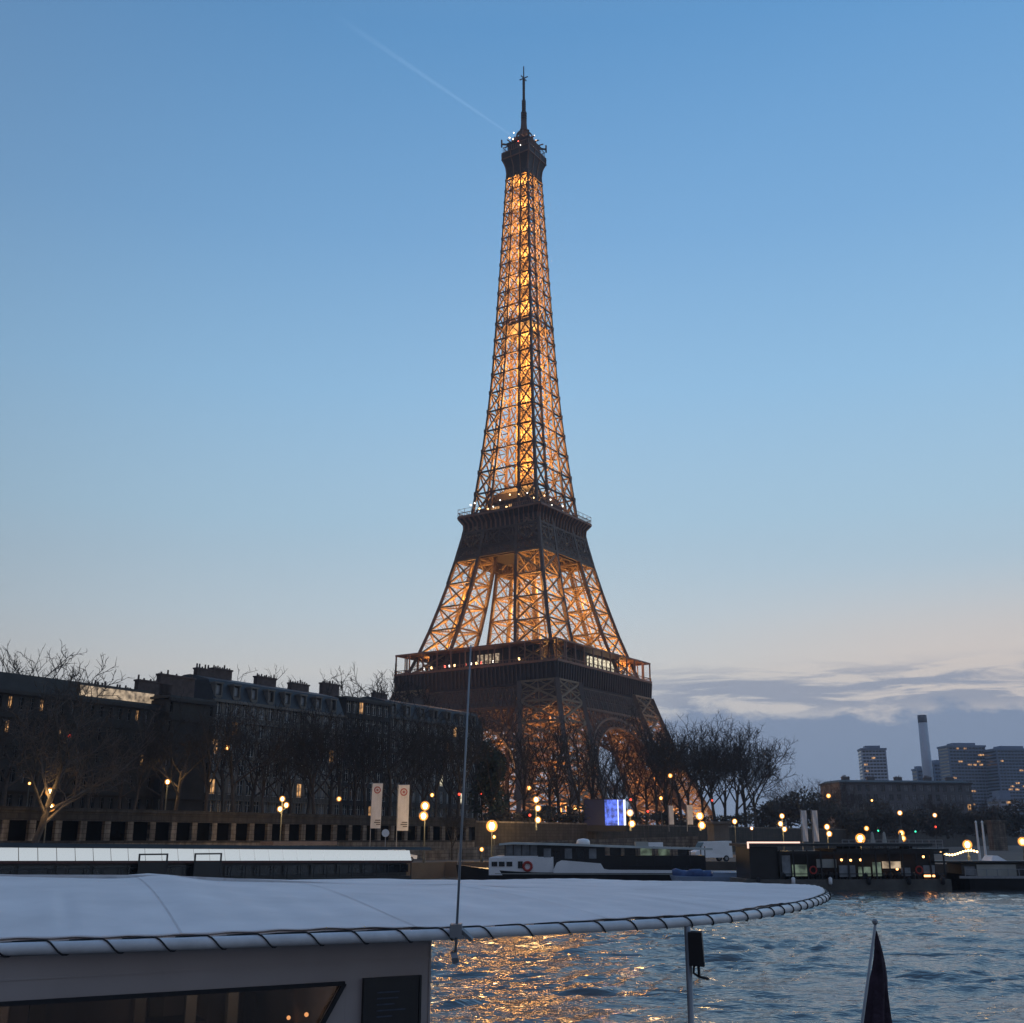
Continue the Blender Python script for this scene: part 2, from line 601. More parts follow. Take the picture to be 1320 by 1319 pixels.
def water():
    ys = [14.0]
    while ys[-1] < 150:
        ys.append(ys[-1] + max(0.10, ys[-1] * 0.0036))
    xs = [-70.0]
    while xs[-1] < 130:
        x = xs[-1]
        xs.append(x + (0.13 if -6 < x < 52 else 1.0))
    xs, ys = np.array(xs), np.array(ys)
    X, Y = np.meshgrid(xs, ys)
    rs = np.random.RandomState(3)
    # warp so that crests are broken up
    WX = X + 0.9 * np.sin(0.31 * Y + 0.17 * X) + 0.7 * np.sin(0.53 * X - 0.41 * Y + 1.3)
    WY = Y + 0.8 * np.sin(0.27 * X - 0.23 * Y + 0.5) + 0.6 * np.sin(0.61 * Y + 0.35 * X + 2.0)
    Z = np.zeros_like(X)
    wd = R(-80)
    for k in range(80):
        lam = 0.5 * (8.0 ** rs.rand())
        th = wd + rs.normal(0, 0.5)
        kk = 2 * math.pi / lam
        amp = 0.0090 * lam ** 0.78
        ph = kk * (WX * math.cos(th) + WY * math.sin(th)) + rs.rand() * 6.28
        Z += amp * (1.4 * np.exp(np.sin(ph) - 1) - 0.55)
    # gusts: calmer and rougher patches
    g = 0.75 + 0.35 * np.sin(0.09 * X + 0.06 * Y + 1) * np.sin(0.11 * Y - 0.05 * X) + 0.2 * np.sin(0.33 * X + 0.21 * Y)
    Z *= g
    nx, ny = len(xs), len(ys)
    verts = np.stack([X, Y, Z], -1).reshape(-1, 3)
    idx = np.arange(nx * ny).reshape(ny, nx)
    faces = np.stack([idx[:-1, :-1], idx[:-1, 1:], idx[1:, 1:], idx[1:, :-1]], -1).reshape(-1, 4)
    me = bpy.data.meshes.new('river')
    me.vertices.add(len(verts))
    me.vertices.foreach_set('co', verts.ravel())
    me.loops.add(faces.size)
    me.loops.foreach_set('vertex_index', faces.ravel())
    me.polygons.add(len(faces))
    me.polygons.foreach_set('loop_start', np.arange(len(faces)) * 4)
    me.polygons.foreach_set('use_smooth', np.ones(len(faces), dtype=bool))
    me.update()
    me.validate()
    m = bpy.data.materials.new('river_water')
    m.use_nodes = True
    t = NT(m.node_tree)
    o = t.n('ShaderNodeOutputMaterial')
    p = t.n('ShaderNodeBsdfPrincipled')
    t.l(p.outputs[0], o.inputs[0])
    p.inputs['Base Color'].default_value = (0.066, 0.072, 0.076, 1)
    p.inputs['Roughness'].default_value = 0.07
    p.inputs['IOR'].default_value = 1.52
    p.inputs['Specular IOR Level'].default_value = 0.7
    tcn = t.n('ShaderNodeTexCoord')
    mp = t.n('ShaderNodeMapping')
    mp.inputs['Scale'].default_value = (0.8, 1.9, 1.0)
    t.l(tcn.outputs['Object'], mp.inputs[0])
    a = t.n('ShaderNodeTexNoise', i_Scale=3.6, i_Detail=1.5, i_Roughness=0.5, i_Distortion=0.3)
    t.l(mp.outputs[0], a.inputs['Vector'])
    b = t.n('ShaderNodeBump', i_Strength=0.5, i_Distance=0.10)
    t.l(a.outputs[0], b.inputs['Height'])
    t.l(b.outputs[0], p.inputs['Normal'])
    me.materials.append(m)
    ob = bpy.data.objects.new('river', me)
    COL.objects.link(ob)
    tag(ob, kind='structure')
    mb = MB()
    mb.quad((-3000, -3000, -0.9), (3000, -3000, -0.9), (3000, 400, -0.9), (-3000, 400, -0.9))
    mb.build('river_bed_water', m)['kind'] = 'structure'


water()

# ------------------------------------------------------------------ the iron tower
TX, TY, TYAW = 5.15, 417.5, R(-33.6)
TB = 7.5
tower = empty('lattice_tower', (TX, TY, TB), TYAW,
              'tall tapering iron lattice tower lit golden from inside, on four splayed legs', 'tower')


def interp(tab, z):
    return float(np.interp(z, [a for a, b in tab], [b for a, b in tab]))


LO = [(0, 52.5), (12, 47.0), (24, 42.2), (36, 38.0), (48, 34.4)]
LI = [(0, 31.0), (12, 27.8), (24, 24.8), (36, 22.1), (48, 19.6)]
MO = [(54, 31.4), (62, 28.6), (72, 25.5), (83, 22.6), (94, 19.9), (107, 17.3), (114, 16.2)]
MI = [(54, 15.8), (62, 14.1), (72, 12.2), (83, 10.5), (94, 9.0), (107, 7.5), (114, 6.8)]
SO = [(116, 14.8), (130, 13.2), (143, 11.9), (157, 10.6), (174, 9.35), (200, 8.1), (227, 6.95), (250, 6.0), (270, 5.2)]
SI = [(116, 6.6), (143, 4.9), (174, 3.5), (200, 2.9), (270, 1.8)]


def xpanel(mb, a0, a1, b0, b1, wd, fine=0.0, hz=True):
    """braced panel between chords a (a0 low, a1 high) and b"""
    a0, a1, b0, b1 = map(Vector, (a0, a1, b0, b1))
    mb.beam(a0, b1, wd)
    mb.beam(b0, a1, wd)
    if hz:
        mb.beam(a1, b1, wd * 1.1)
    if fine:
        am, bm = (a0 + a1) / 2, (b0 + b1) / 2
        lo, hi = (a0 + b0) / 2, (a1 + b1) / 2
        c = (am + bm) / 2
        mb.beam(am, lo, fine); mb.beam(lo, bm, fine); mb.beam(am, hi, fine); mb.beam(hi, bm, fine)
        mb.beam(am, bm, fine)
        mb.beam(lo, hi, fine)


def leg(name, sx, sy, to, ti, levels, chord, brace, fine, matname, parent, nq=4):
    br = MB()
    ch = [MB() for _ in range(4)]
    P = {}
    for z in levels:
        o, i = interp(to, z), interp(ti, z)
        P[z] = [Vector((sx * o, sy * o, z)), Vector((sx * o, sy * i, z)), Vector((sx * i, sy * i, z)), Vector((sx * i, sy * o, z))]
    for a, b in zip(levels[:-1], levels[1:]):
        for k in range(4):
            ch[k].beam(P[a][k], P[b][k], chord)
            k2 = (k + 1) % 4
            xpanel(br, P[a][k], P[b][k], P[a][k2], P[b][k2], brace, fine)
        # inside diaphragm
        br.beam(P[b][0], P[b][2], brace * 0.8)
        br.beam(P[b][1], P[b][3], brace * 0.8)
        # inner stair / lift track down the middle of the leg
        ca_, cb_ = sum(P[a], Vector()) / 4, sum(P[b], Vector()) / 4
        br.beam(ca_ + Vector((1.2, 0, 0)), cb_ + Vector((1.2, 0, 0)), brace)
        br.beam(ca_ - Vector((1.2, 0, 0)), cb_ - Vector((1.2, 0, 0)), brace)
        for q in range(1, nq):
            t = q / nq
            mid = ca_.lerp(cb_, t)
            for k in range(4):
                br.beam(mid, P[a][k].lerp(P[b][k], t), fine)
    o = br.build(name, M[matname], parent)
    for c_ in ch:
        c_.build('chord', M['iron'], o)
    return o


SIGNS = [(1, -1), (-1, -1), (1, 1), (-1, 1)]
low_lv = [1.5, 8, 14.5, 21, 27.5, 34, 41, 48]
mid_lv = [54, 62, 71, 80, 89, 98, 107.5, 114]
for sx, sy in SIGNS:
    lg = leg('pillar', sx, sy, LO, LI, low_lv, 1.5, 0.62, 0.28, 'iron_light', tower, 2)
    for a in (0, 1):
        for b in (0, 1):
            mb = MB()
            x = sx * ((interp(LO, 1.5), interp(LI, 1.5))[a])
            y = sy * ((interp(LO, 1.5), interp(LI, 1.5))[b])
            mb.hexa([(x - 4, y - 4, -1), (x + 4, y - 4, -1), (x + 4, y + 4, -1), (x - 4, y + 4, -1),
                     (x - 2, y - 2, 2.2), (x + 2, y - 2, 2.2), (x + 2, y + 2, 2.2), (x - 2, y + 2, 2.2)])
            mb.build('masonry_foot', M['masonry'], lg)
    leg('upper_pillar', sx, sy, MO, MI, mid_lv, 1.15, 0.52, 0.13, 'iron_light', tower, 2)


def rot4(k, p):
    """turn a point of the front face (y<0) to face k"""
    x, y, z = p
    for _ in range(k):
        x, y = -y, x
    return (x, y, z)


# arches, girders between the legs, frieze of the first storey
for k in range(4):
    ar, gd = MB(), MB()
    n = 26
    z0, z1 = 9.0, 37.5
    a = interp(LI, z0) + 1.5

    def fp(x, z, inset=0.0):
        return rot4(k, (x, -(interp(LO, z) - 0.3 - inset), z))
    pts = []
    for j in range(n + 1):
        ph = math.pi * j / n
        pts.append((a * math.cos(ph), z0 + (z1 - z0) * math.sin(ph), (a - 3.4) * math.cos(ph), z0 + (z1 - z0 - 3.2) * math.sin(ph)))
    for j in range(n):
        xo0, zo0, xi0, zi0 = pts[j]
        xo1, zo1, xi1, zi1 = pts[j + 1]
        for ins in (0.0, 3.5):
            ar.beam(fp(xo0, zo0, ins), fp(xo1, zo1, ins), 0.8)
            ar.beam(fp(xi0, zi0, ins), fp(xi1, zi1, ins), 0.8)
            ar.beam(fp(xo0, zo0, ins), fp(xi0, zi0, ins), 0.4)
            ar.beam(fp(xo0, zo0, ins), fp(xi1, zi1, ins), 0.35)
            ar.beam(fp(xi0, zi0, ins), fp(xo1, zo1, ins), 0.35)
        # soffit plates with gaps
        f = 0.62
        ar.quad(fp(xi0, zi0, 0.2), fp(xi0 + (xi1 - xi0) * f, zi0 + (zi1 - zi0) * f, 0.2),
                fp(xi0 + (xi1 - xi0) * f, zi0 + (zi1 - zi0) * f, 3.4), fp(xi0, zi0, 3.4))
    ar.build('arch', M['iron'], tower)
    # lattice girder and spandrels
    hw = 34.0
    for zl, zh, st_ in ((39.5, 46.5, 3.4),):
        m_ = int(2 * hw / st_)
        for j in range(m_):
            x0, x1 = -hw + 2 * hw * j / m_, -hw + 2 * hw * (j + 1) / m_
            for ins in (0.0, 3.0):
                xpanel(gd, fp(x0, zl, ins), fp(x0, zh, ins), fp(x1, zl, ins), fp(x1, zh, ins), 0.42, 0.26)
                gd.beam(fp(x0, zl, ins), fp(x1, zl, ins), 0.8)
                gd.beam(fp(x0, zl, ins), fp(x0, zh, ins), 0.4)
    for j in range(1, n):
        xo, zo = pts[j][0], pts[j][1]
        if abs(xo) < interp(LI, zo) + 1 and zo < 38.5:
            gd.beam(fp(xo, zo), fp(xo, 39.5), 0.45)
            xo1, zo1 = pts[j + 1][0], pts[j + 1][1]
            gd.beam(fp(xo, zo), fp(xo1, 39.5), 0.3)
            gd.beam(fp(xo1, zo1), fp(xo, 39.5), 0.3)
    gd.build('girder', M['iron'], tower)

# first storey: frieze, deck, gallery, pavilions
H1 = 34.6
first = MB()
for k in range(4):
    P4 = [rot4(k, p) for p in ((-34.0, -34.0, 47.0), (34.0, -34.0, 47.0), (34.3, -34.3, 53.8), (-34.3, -34.3, 53.8))]
    first.quad(*P4)
first.hexa([(-H1, -H1, 53.8), (H1, -H1, 53.8), (H1, H1, 53.8), (-H1, H1, 53.8),
            (-H1, -H1, 54.6), (H1, -H1, 54.6), (H1, H1, 54.6), (-H1, H1, 54.6)])
first.hexa([(-33, -33, 46.3), (33, -33, 46.3), (33, 33, 46.3), (-33, 33, 46.3),
            (-33, -33, 46.8), (33, -33, 46.8), (33, 33, 46.8), (-33, 33, 46.8)])
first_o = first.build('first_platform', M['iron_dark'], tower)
mb, rl, gr = MB(), MB(), MB()
for k in range(4):
    n = 40
    for j in range(n + 1):
        x = -34.1 + 68.2 * j / n
        mb.hexa([rot4(k, p) for p in ((x - .28, -34.6, 47.6), (x + .28, -34.6, 47.6), (x + .28, -34.0, 47.6), (x - .28, -34.0, 47.6),
                                      (x - .28, -35.1, 53.7), (x + .28, -35.1, 53.7), (x + .28, -34.0, 53.7), (x - .28, -34.0, 53.7))])
    rl.beam(rot4(k, (-H1, -H1, 55.75)), rot4(k, (H1, -H1, 55.75)), 0.22)
    rl.beam(rot4(k, (-H1, -H1 - .05, 54.3)), rot4(k, (H1, -H1 - .05, 54.3)), 0.75)
    for j in range(69):
        x = -H1 + 2 * H1 * j / 68
        rl.beam(rot4(k, (x, -H1 + .05, 54.6)), rot4(k, (x, -H1 + .05, 55.7)), 0.12)
    for j in range(12):
        x = -H1 + 0.3 + (2 * H1 - 0.6) * j / 11
        for yy, ww in ((.3, .42), (5.5, .32)):
            gp = MB()
            gp.beam(rot4(k, (x, -H1 + yy, 54.6)), rot4(k, (x, -H1 + yy, 61.2)), ww)
            gp.build('gallery_post', M['iron_red'], first_o)
    P0 = [(-H1, -H1, 61.2), (H1, -H1, 61.2), (H1 - 6, -H1 + 6, 61.2), (-H1 + 6, -H1 + 6, 61.2)]
    gr.hexa([rot4(k, p) for p in P0] + [rot4(k, (p[0], p[1], 61.75)) for p in P0])
mb.build('console_row', M['iron_dark'], first_o)
rl.build('railing', M['iron_red'], first_o)
gr.build('gallery_roof', M['iron_red'], first_o)
# pavilions standing behind the gallery
for k, x0, x1, zt in ((3, -26, 16, 63.4), (0, -24, 24, 62.9), (2, -20, 20, 62.9), (1, -20, 20, 62.9)):
    pv = MB()
    d0, d1 = -27.8, -19.0
    Q = [(x0, d0, 54.7), (x1, d0, 54.7), (x1, d1, 54.7), (x0, d1, 54.7)]
    pv.hexa([rot4(k, p) for p in Q] + [rot4(k, (p[0], p[1], zt - 0.6)) for p in Q])
    Q = [(x0 - .8, d0 - .8, zt - .6), (x1 + .8, d0 - .8, zt - .6), (x1 + .8, d1 + .8, zt - .6), (x0 - .8, d1 + .8, zt - .6)]
    pv.hexa([rot4(k, p) for p in Q] + [rot4(k, (p[0], p[1], zt)) for p in Q])
    po = pv.build('pavilion', M['iron_dark'], first_o)

H2 = 18.7
M['cove'] = M['iron_dark']
# face order after rot4: 0 = front (-y), 1 = +x, 2 = +y, 3 = -x.  seen from the boat: face 0 on the left, face 1 on the right
lit = MB()
for j in range(5):
    x = -3.0 + j * 4.1
    Q = [(x, -28.6, 56.0), (x + 3.1, -28.6, 56.0), (x + 3.1, -28.6, 60.2), (x, -28.6, 60.2)]
    lit.hexa([rot4(1, (p[0], p[1] + dd, p[2])) for dd in (0, .5) for p in Q])
lit.build('lit_window', M['pane_white'], first_o)
lit = MB()
for x in (-2.0, 1.4, 4.8):
    Q = [(x, -28.6, 56.4), (x + 2.3, -28.6, 56.4), (x + 2.3, -28.6, 59.6), (x, -28.6, 59.6)]
    lit.hexa([rot4(0, (p[0], p[1] + dd, p[2])) for dd in (0, .5) for p in Q])
lit.build('dim_window', M['strip_lit'], first_o)
for j, x in enumerate((-22, -18.5, -12.5, -10.5, -8.2, -3.5, -1.0, 1.2, 3.2, 8.4, 19.0)):
    mb = MB()
    mb.ball(rot4(0, (x, -H1 + 1.0, 55.9)), 0.42, 6)
    mb.build('gallery_bulb', M[('bulb_white', 'bulb_amber', 'bulb_red')[j % 3]], first_o)

# second storey
sec = MB()
for k in range(4):
    prof = [(109.3, 16.6), (111.0, 16.7), (113.0, 17.2), (115.0, 18.5)]
    for (za, wa), (zb, wb) in zip(prof[:-1], prof[1:]):
        sec.quad(rot4(k, (-wa, -wa, za)), rot4(k, (wa, -wa, za)), rot4(k, (wb, -wb, zb)), rot4(k, (-wb, -wb, zb)))
sec.box(-H2, H2, -H2, H2, 115.0, 116.0)
sec.box(-16, 16, -16, 16, 108.6, 109.2)
sec_o = sec.build('second_platform', M['iron_dark'], tower)
rib, gird, rail = MB(), MB(), MB()
for k in range(4):
    for j in range(17):
        x = -1 + 2 * j / 16
        pr = [(109.4, 17.0), (112.6, 17.35), (114.9, 18.9)]
        for (za, wa), (zb, wb) in zip(pr[:-1], pr[1:]):
            rib.beam(rot4(k, (x * 16.8, -wa, za)), rot4(k, (x * (16.8 if zb < 113 else 18.3), -wb, zb)), 0.34, 0.6)
    # deep girder under the platform
    zs = [98.8, 102.4, 109.0]
    for za, zb in zip(zs[:-1], zs[1:]):
        oa, ob = interp(MO, za) + .15, interp(MO, zb) + .15
        m_ = 10 if za < 101 else 6
        for ins in (0.0, 2.2):
            gird.beam(rot4(k, (-oa, -oa + ins, za)), rot4(k, (oa, -oa + ins, za)), 0.8)
            gird.beam(rot4(k, (-ob, -ob + ins, zb)), rot4(k, (ob, -ob + ins, zb)), 0.8)
            for j in range(m_):
                t0, t1 = -1 + 2 * j / m_, -1 + 2 * (j + 1) / m_
                xpanel(gird, rot4(k, (t0 * oa, -oa + ins, za)), rot4(k, (t0 * ob, -ob + ins, zb)),
                       rot4(k, (t1 * oa, -oa + ins, za)), rot4(k, (t1 * ob, -ob + ins, zb)), 0.5, 0.28, False)
                gird.beam(rot4(k, (t0 * oa, -oa + ins, za)), rot4(k, (t0 * ob, -ob + ins, zb)), 0.55)
    rail.beam(rot4(k, (-H2, -H2, 115.3)), rot4(k, (H2, -H2, 115.3)), 0.7)
    rail.beam(rot4(k, (-H2, -H2, 117.1)), rot4(k, (H2, -H2, 117.1)), 0.2)
    for j in range(49):
        x = -H2 + 2 * H2 * j / 48
        rail.beam(rot4(k, (x, -H2 + .02, 116)), rot4(k, (x, -H2 + .02, 118.6 if j % 4 == 0 else 117.1)), 0.13)
    rail.beam(rot4(k, (-H2, -H2, 118.6)), rot4(k, (H2, -H2, 118.6)), 0.1)
rib.build('console_row', M['iron_red'], sec_o)
gird.build('girder', M['iron'], sec_o)
rail.build('railing', M['iron_red'], sec_o)
# floors and walls added inside the deep girder to darken it
mb = MB()
mb.box(-14.5, 14.5, -14.5, 14.5, 101.6, 102.2)
for sx in (-1, 1):
    mb.box(sx * 13.4 - .3, sx * 13.4 + .3, -13, 13, 102.2, 108.6)
    mb.box(-13, 13, sx * 13.4 - .3, sx * 13.4 + .3, 102.2, 108.6)
mb.build('girder_backing', M['iron_dark'], sec_o)
# shops and lift hall on the second storey
mb = MB()
mb.box(-10.5, 10.5, -10.5, 10.5, 116, 121.6)
mb.hexa([(-11.2, -11.2, 121.6), (11.2, -11.2, 121.6), (11.2, 11.2, 121.6), (-11.2, 11.2, 121.6),
         (-9, -9, 125.2), (9, -9, 125.2), (9, 9, 125.2), (-9, 9, 125.2)])
mb.hexa([(-9, -9, 125.2), (9, -9, 125.2), (9, 9, 125.2), (-9, 9, 125.2),
         (-4.5, -4.5, 128.4), (4.5, -4.5, 128.4), (4.5, 4.5, 128.4), (-4.5, 4.5, 128.4)])
mb.box(-12.8, -9.8, -12.8, 12.8, 116, 119.4)
mb.box(-9.8, 12.8, -12.8, -9.8, 116, 119.4)
mb.box(9.8, 12.8, -9.5, 12.8, 116, 119.2)
mb.build('lift_hall', M['iron_dark'], sec_o)
q = random.Random(5)
for k, xs in ((0, (-15, -12.6, -10.2, -7.5, -5, -2.4, 0.5, 3.5, 6.4, 10, 13)), (1, (-14, -10.5, -7.4, -4.6, 0.5, 4))):
    for x in xs:
        mb = MB()
        mb.ball(rot4(k, (x, -13.3 - q.random() * 3.5, 117.8 + q.random() * 4.0)), 0.26 + 0.14 * q.random(), 6)
        mb.build('deck_bulb', M[q.choice(('bulb_white', 'bulb_amber', 'bulb_amber', 'bulb_white'))], sec_o)
mb = MB()
for k, x0, x1 in ((0, -8.5, -3.5), (0, 1, 2.2), (1, -8, -3)):
    Q = [(x0, -13.05, 117.0), (x1, -13.05, 117.0), (x1, -13.05, 119.0), (x0, -13.05, 119.0)]
    mb.hexa([rot4(k, (p[0], p[1] + dd, p[2])) for dd in (0, .2) for p in Q])
mb.build('shop_window', M['pane_lit'], sec_o)

# shaft above the second storey
sbr = MB()
cols = [MB() for _ in range(12)]
lev = [116.0]
while lev[-1] < 268:
    lev.append(lev[-1] + interp([(116, 9.2), (180, 7.6), (268, 5.0)], lev[-1]))
lev[-1] = 270.0
for za, zb in zip(lev[:-1], lev[1:]):
    oa, ob, ia, ib = interp(SO, za), interp(SO, zb), interp(SI, za), interp(SI, zb)
    cw = interp([(116, 0.95), (270, 0.6)], za)
    bw = interp([(116, 0.52), (270, 0.34)], za)
    for k in range(4):
        cols[k * 3].beam(rot4(k, (-oa, -oa, za)), rot4(k, (-ob, -ob, zb)), cw)
        for sgn in (-1, 1):
            cols[k * 3 + (1 if sgn < 0 else 2)].beam(rot4(k, (sgn * ia, -oa, za)), rot4(k, (sgn * ib, -ob, zb)), cw * 0.85)
            xpanel(sbr, rot4(k, (sgn * oa, -oa, za)), rot4(k, (sgn * ob, -ob, zb)),
                   rot4(k, (sgn * ia, -oa, za)), rot4(k, (sgn * ib, -ob, zb)), bw, 0.0)
            # inner faces of the four corner columns
            xpanel(sbr, rot4(k, (sgn * ia, -oa, za)), rot4(k, (sgn * ib, -ob, zb)),
                   rot4(k, (sgn * ia, -ia, za)), rot4(k, (sgn * ib, -ib, zb)), bw * 0.6, 0)
        if za > 178:
            xpanel(sbr, rot4(k, (-ia, -oa, za)), rot4(k, (-ib, -ob, zb)), rot4(k, (ia, -oa, za)), rot4(k, (ib, -ob, zb)), bw * 0.8)
        sbr.beam(rot4(k, (-ob, -ob, zb)), rot4(k, (ob, -ob, zb)), bw * 1.1)
        # node plates
        for x in (-ob, -ib, ib, ob):
            p0 = rot4(k, (x, -ob - .05, zb))
            sbr.beam((p0[0], p0[1], zb - cw * .9), (p0[0], p0[1], zb + cw * .9), cw * 1.35)
shaft_o = sbr.build('shaft', M['iron'], tower)
for c_ in cols:
    c_.build('chord', M['iron'], shaft_o)
core = MB()
zc = 118.0
while zc < 268:
    zn = zc + 3.6
    rr = interp([(116, 2.6), (200, 2.0), (268, 1.5)], zc)
    for k in range(4):
        core.beam(rot4(k, (-rr, -rr, zc)), rot4(k, (-rr, -rr, zn)), 0.34)
        core.beam(rot4(k, (-rr, -rr, zc)), rot4(k, (rr, -rr, zn)), 0.26)
        core.beam(rot4(k, (rr, -rr, zc)), rot4(k, (-rr, -rr, zn)), 0.26)
        core.beam(rot4(k, (-rr, -rr, zn)), rot4(k, (rr, -rr, zn)), 0.42)
        core.beam(rot4(k, (0, -rr, zc)), rot4(k, (0, -rr, zn)), 0.3)
    core.box(-rr * .75, rr * .75, -rr * .75, rr * .75, zc, zc + 2.3)
    zc = zn
core.build('lift_core', M['iron_light'], tower)
mb = MB()
o = interp(SO, 197) - .4
mb.box(-o, o, -o, o, 196.2, 196.9)
mb.box(-4.5, 4.5, -4.5, 4.5, 196.9, 199.6)
mb.build('middle_landing', M['iron_dark'], tower)

# summit: flared cabin, gallery, dome, mast
cab = MB()
prof = [(266.5, 5.3), (269, 5.35), (271.5, 5.6), (273.5, 6.1), (275.2, 6.75), (278.0, 6.85), (278.6, 6.6)]
for k in range(4):
    for (za, wa), (zb, wb) in zip(prof[:-1], prof[1:]):
        cab.quad(rot4(k, (-wa, -wa, za)), rot4(k, (wa, -wa, za)), rot4(k, (wb, -wb, zb)), rot4(k, (-wb, -wb, zb)))
cab.box(-6.6, 6.6, -6.6, 6.6, 278.3, 278.9)
cab.box(-5.0, 5.0, -5.0, 5.0, 278.9, 283.0)
cab.box(-5.6, 5.6, -5.6, 5.6, 283.0, 283.7)
cab.box(-3.9, 3.9, -3.9, 3.9, 283.7, 286.4)
cab_o = cab.build('summit_cabin', M['iron_dark'], tower)
mb = MB()
for k in range(4):
    for x in (-6.4, -2.1, 2.1, 6.4):
        for (za, wa), (zb, wb) in zip(prof[:5], prof[1:6]):
            f = 5.4 / 6.4
            mb.beam(rot4(k, (x * wa / 6.4 * .98, -wa - .1, za)), rot4(k, (x * wb / 6.4 * .98, -wb - .1, zb)), 0.35)
    mb.beam(rot4(k, (-6.9, -6.9, 275.4)), rot4(k, (6.9, -6.9, 275.4)), 0.45)
    mb.beam(rot4(k, (-6.9, -6.9, 278.5)), rot4(k, (6.9, -6.9, 278.5)), 0.3)
    for j in range(13):
        x = -6.4 + 12.8 * j / 12
        mb.beam(rot4(k, (x, -6.5, 278.9)), rot4(k, (x, -6.5, 281.4)), 0.14)
    mb.beam(rot4(k, (-6.5, -6.5, 281.4)), rot4(k, (6.5, -6.5, 281.4)), 0.2)
    for x in (-3.5, 0, 3.5):
        mb.beam(rot4(k, (x, -4, 284)), rot4(k, (x, -7.6, 283.6)), 0.4)
mb.build('cabin_ribs', M['iron_red'], cab_o)
# aerial panels standing out from the gallery roof
for x, y in ((-6.9, -6.9), (6.9, 6.9), (6.6, -6.6), (-6.6, 6.6)):
    mb = MB()
    mb.beam((x * .5, y * .5, 283.2), (x, y, 283.2), 0.6)
    mb.beam((x, y, 281.6), (x, y, 285.2), 0.5, 0.5)
    mb.build('aerial_panel', M['iron_dark'], cab_o)
dome = MB()
for j in range(8):
    ang = j * math.pi / 4 + math.pi / 8
    pp = [(3.9 * math.cos(t), 286.3 + 4.6 * math.sin(t)) for t in [i * math.pi / 2 / 6 for i in range(6)]]
    for (r0, z0_), (r1, z1_) in zip(pp[:-1], pp[1:]):
        dome.beam((r0 * math.cos(ang), r0 * math.sin(ang), z0_), (r1 * math.cos(ang), r1 * math.sin(ang), z1_), 0.5)
dome.lathe([(2.6, 286.2), (2.2, 289.2), (1.9, 290.6), (2.1, 290.8), (1.5, 292.2), (1.25, 295.2), (0.9, 296.8)], 10)
dome.build('dome', M['iron'], cab_o)
mast = MB()
for za, zb, ra, rb in ((295, 300, 1.35, 0.95), (300, 306, 0.95, 0.8), (306, 317.2, 0.62, 0.5)):
    mast.lathe([(ra * .72, za), (rb * .72, zb)], 8)
    m_ = int((zb - za) / 1.1)
    for j in range(m_ + 1):
        z = za + (zb - za) * j / m_
        mast.lathe([(ra * .98, z - .3), (ra * .98, z + .3)], 8)
mast.lathe([(0.3, 317), (0.22, 324.0)], 6)
mast.beam((-2.1, 0, 317.9), (2.1, 0, 317.9), 0.34)
mast.beam((0, -2.1, 317.9), (0, 2.1, 317.9), 0.34)
mast.build('antenna_mast', M['iron'], tower)
for k, x, z, mm in ((0, -2.4, 288.6, 'bulb_white'), (0, -2.8, 285.6, 'bulb_white'), (1, 1.6, 288.0, 'bulb_white'), (0, 1.6, 280.4, 'bulb_white'),
                    (0, 3.6, 284.2, 'bulb_red'), (0, 0.6, 282.6, 'bulb_red'), (0, -4.9, 279.4, 'bulb_amber'), (1, -1.0, 280.4, 'bulb_white'),
                    (0, -4.6, 287.0, 'bulb_amber'), (1, 3.0, 286.4, 'bulb_amber')):
    mb = MB()
    mb.ball(rot4(k, (x, -(5.4 if z < 284 else 4.3), z)), 0.30, 6)
    mb.build('summit_bulb', M[mm], cab_o)

# floodlights inside the iron (real lamps of the tower)
GOLD = (1.0, 0.465, 0.115)
for sx, sy in SIGNS:
    for z, pw in ((6, 1300), (20, 1300), (35, 800)):
        c = (interp(LO, z) + interp(LI, z)) / 2
        point_light('pillar_floodlight', (sx * c, sy * c, z), pw * (6.5 if (sx, sy) == (1, -1) else 7.5), tower, (1.0, 0.42, 0.13), 3.0)
    for z, pw in ((57, 5600), (63.5, 5200), (74, 1500), (84, 3600), (95, 700)):
        c = (interp(MO, z) + interp(MI, z)) / 2
        point_light('pillar_floodlight', (sx * c, sy * c, z), pw * 3.7, tower, GOLD)

for x, y, z in ((54, 56, 4), (56, 37, 5), (48, 48, 24)):
    point_light('pillar_floodlight', (x, y, z), 5000, tower, (1.0, 0.48, 0.15))
for k in (0, 1):
    for x, z in ((2, 26), (-12, 20)):
        point_light('arch_floodlight', rot4(k, (x, -interp(LO, z) + 1.5, z)), (15000, 4000)[k], tower, (1.0, 0.46, 0.15))
z = 122.0
while z < 268:
    o = interp(SO, z) * .55
    d = o if int(z) % 2 else -o
    pw = interp([(116, 14000), (180, 10000), (268, 7500)], z)
    point_light('shaft_floodlight', (0.2, -o, z), pw, tower, GOLD, 2.0)
    point_light('shaft_floodlight', (o, 0.1, z + 2), pw, tower, GOLD, 2.0)
    point_light('shaft_floodlight', (-o, -.2, z + 4), pw * .8, tower, GOLD, 2.0)
    point_light('shaft_floodlight', (0.2, o, z + 5), pw * .8, tower, GOLD, 2.0)
    z += interp([(116, 15), (268, 11)], z)
for x, y in ((-5.5, -5.5), (5.5, -5.5), (5.5, 5.5)):
    point_light('summit_floodlight', (x * .85, y * .85, 286.0), 260, tower, GOLD, 2.0)

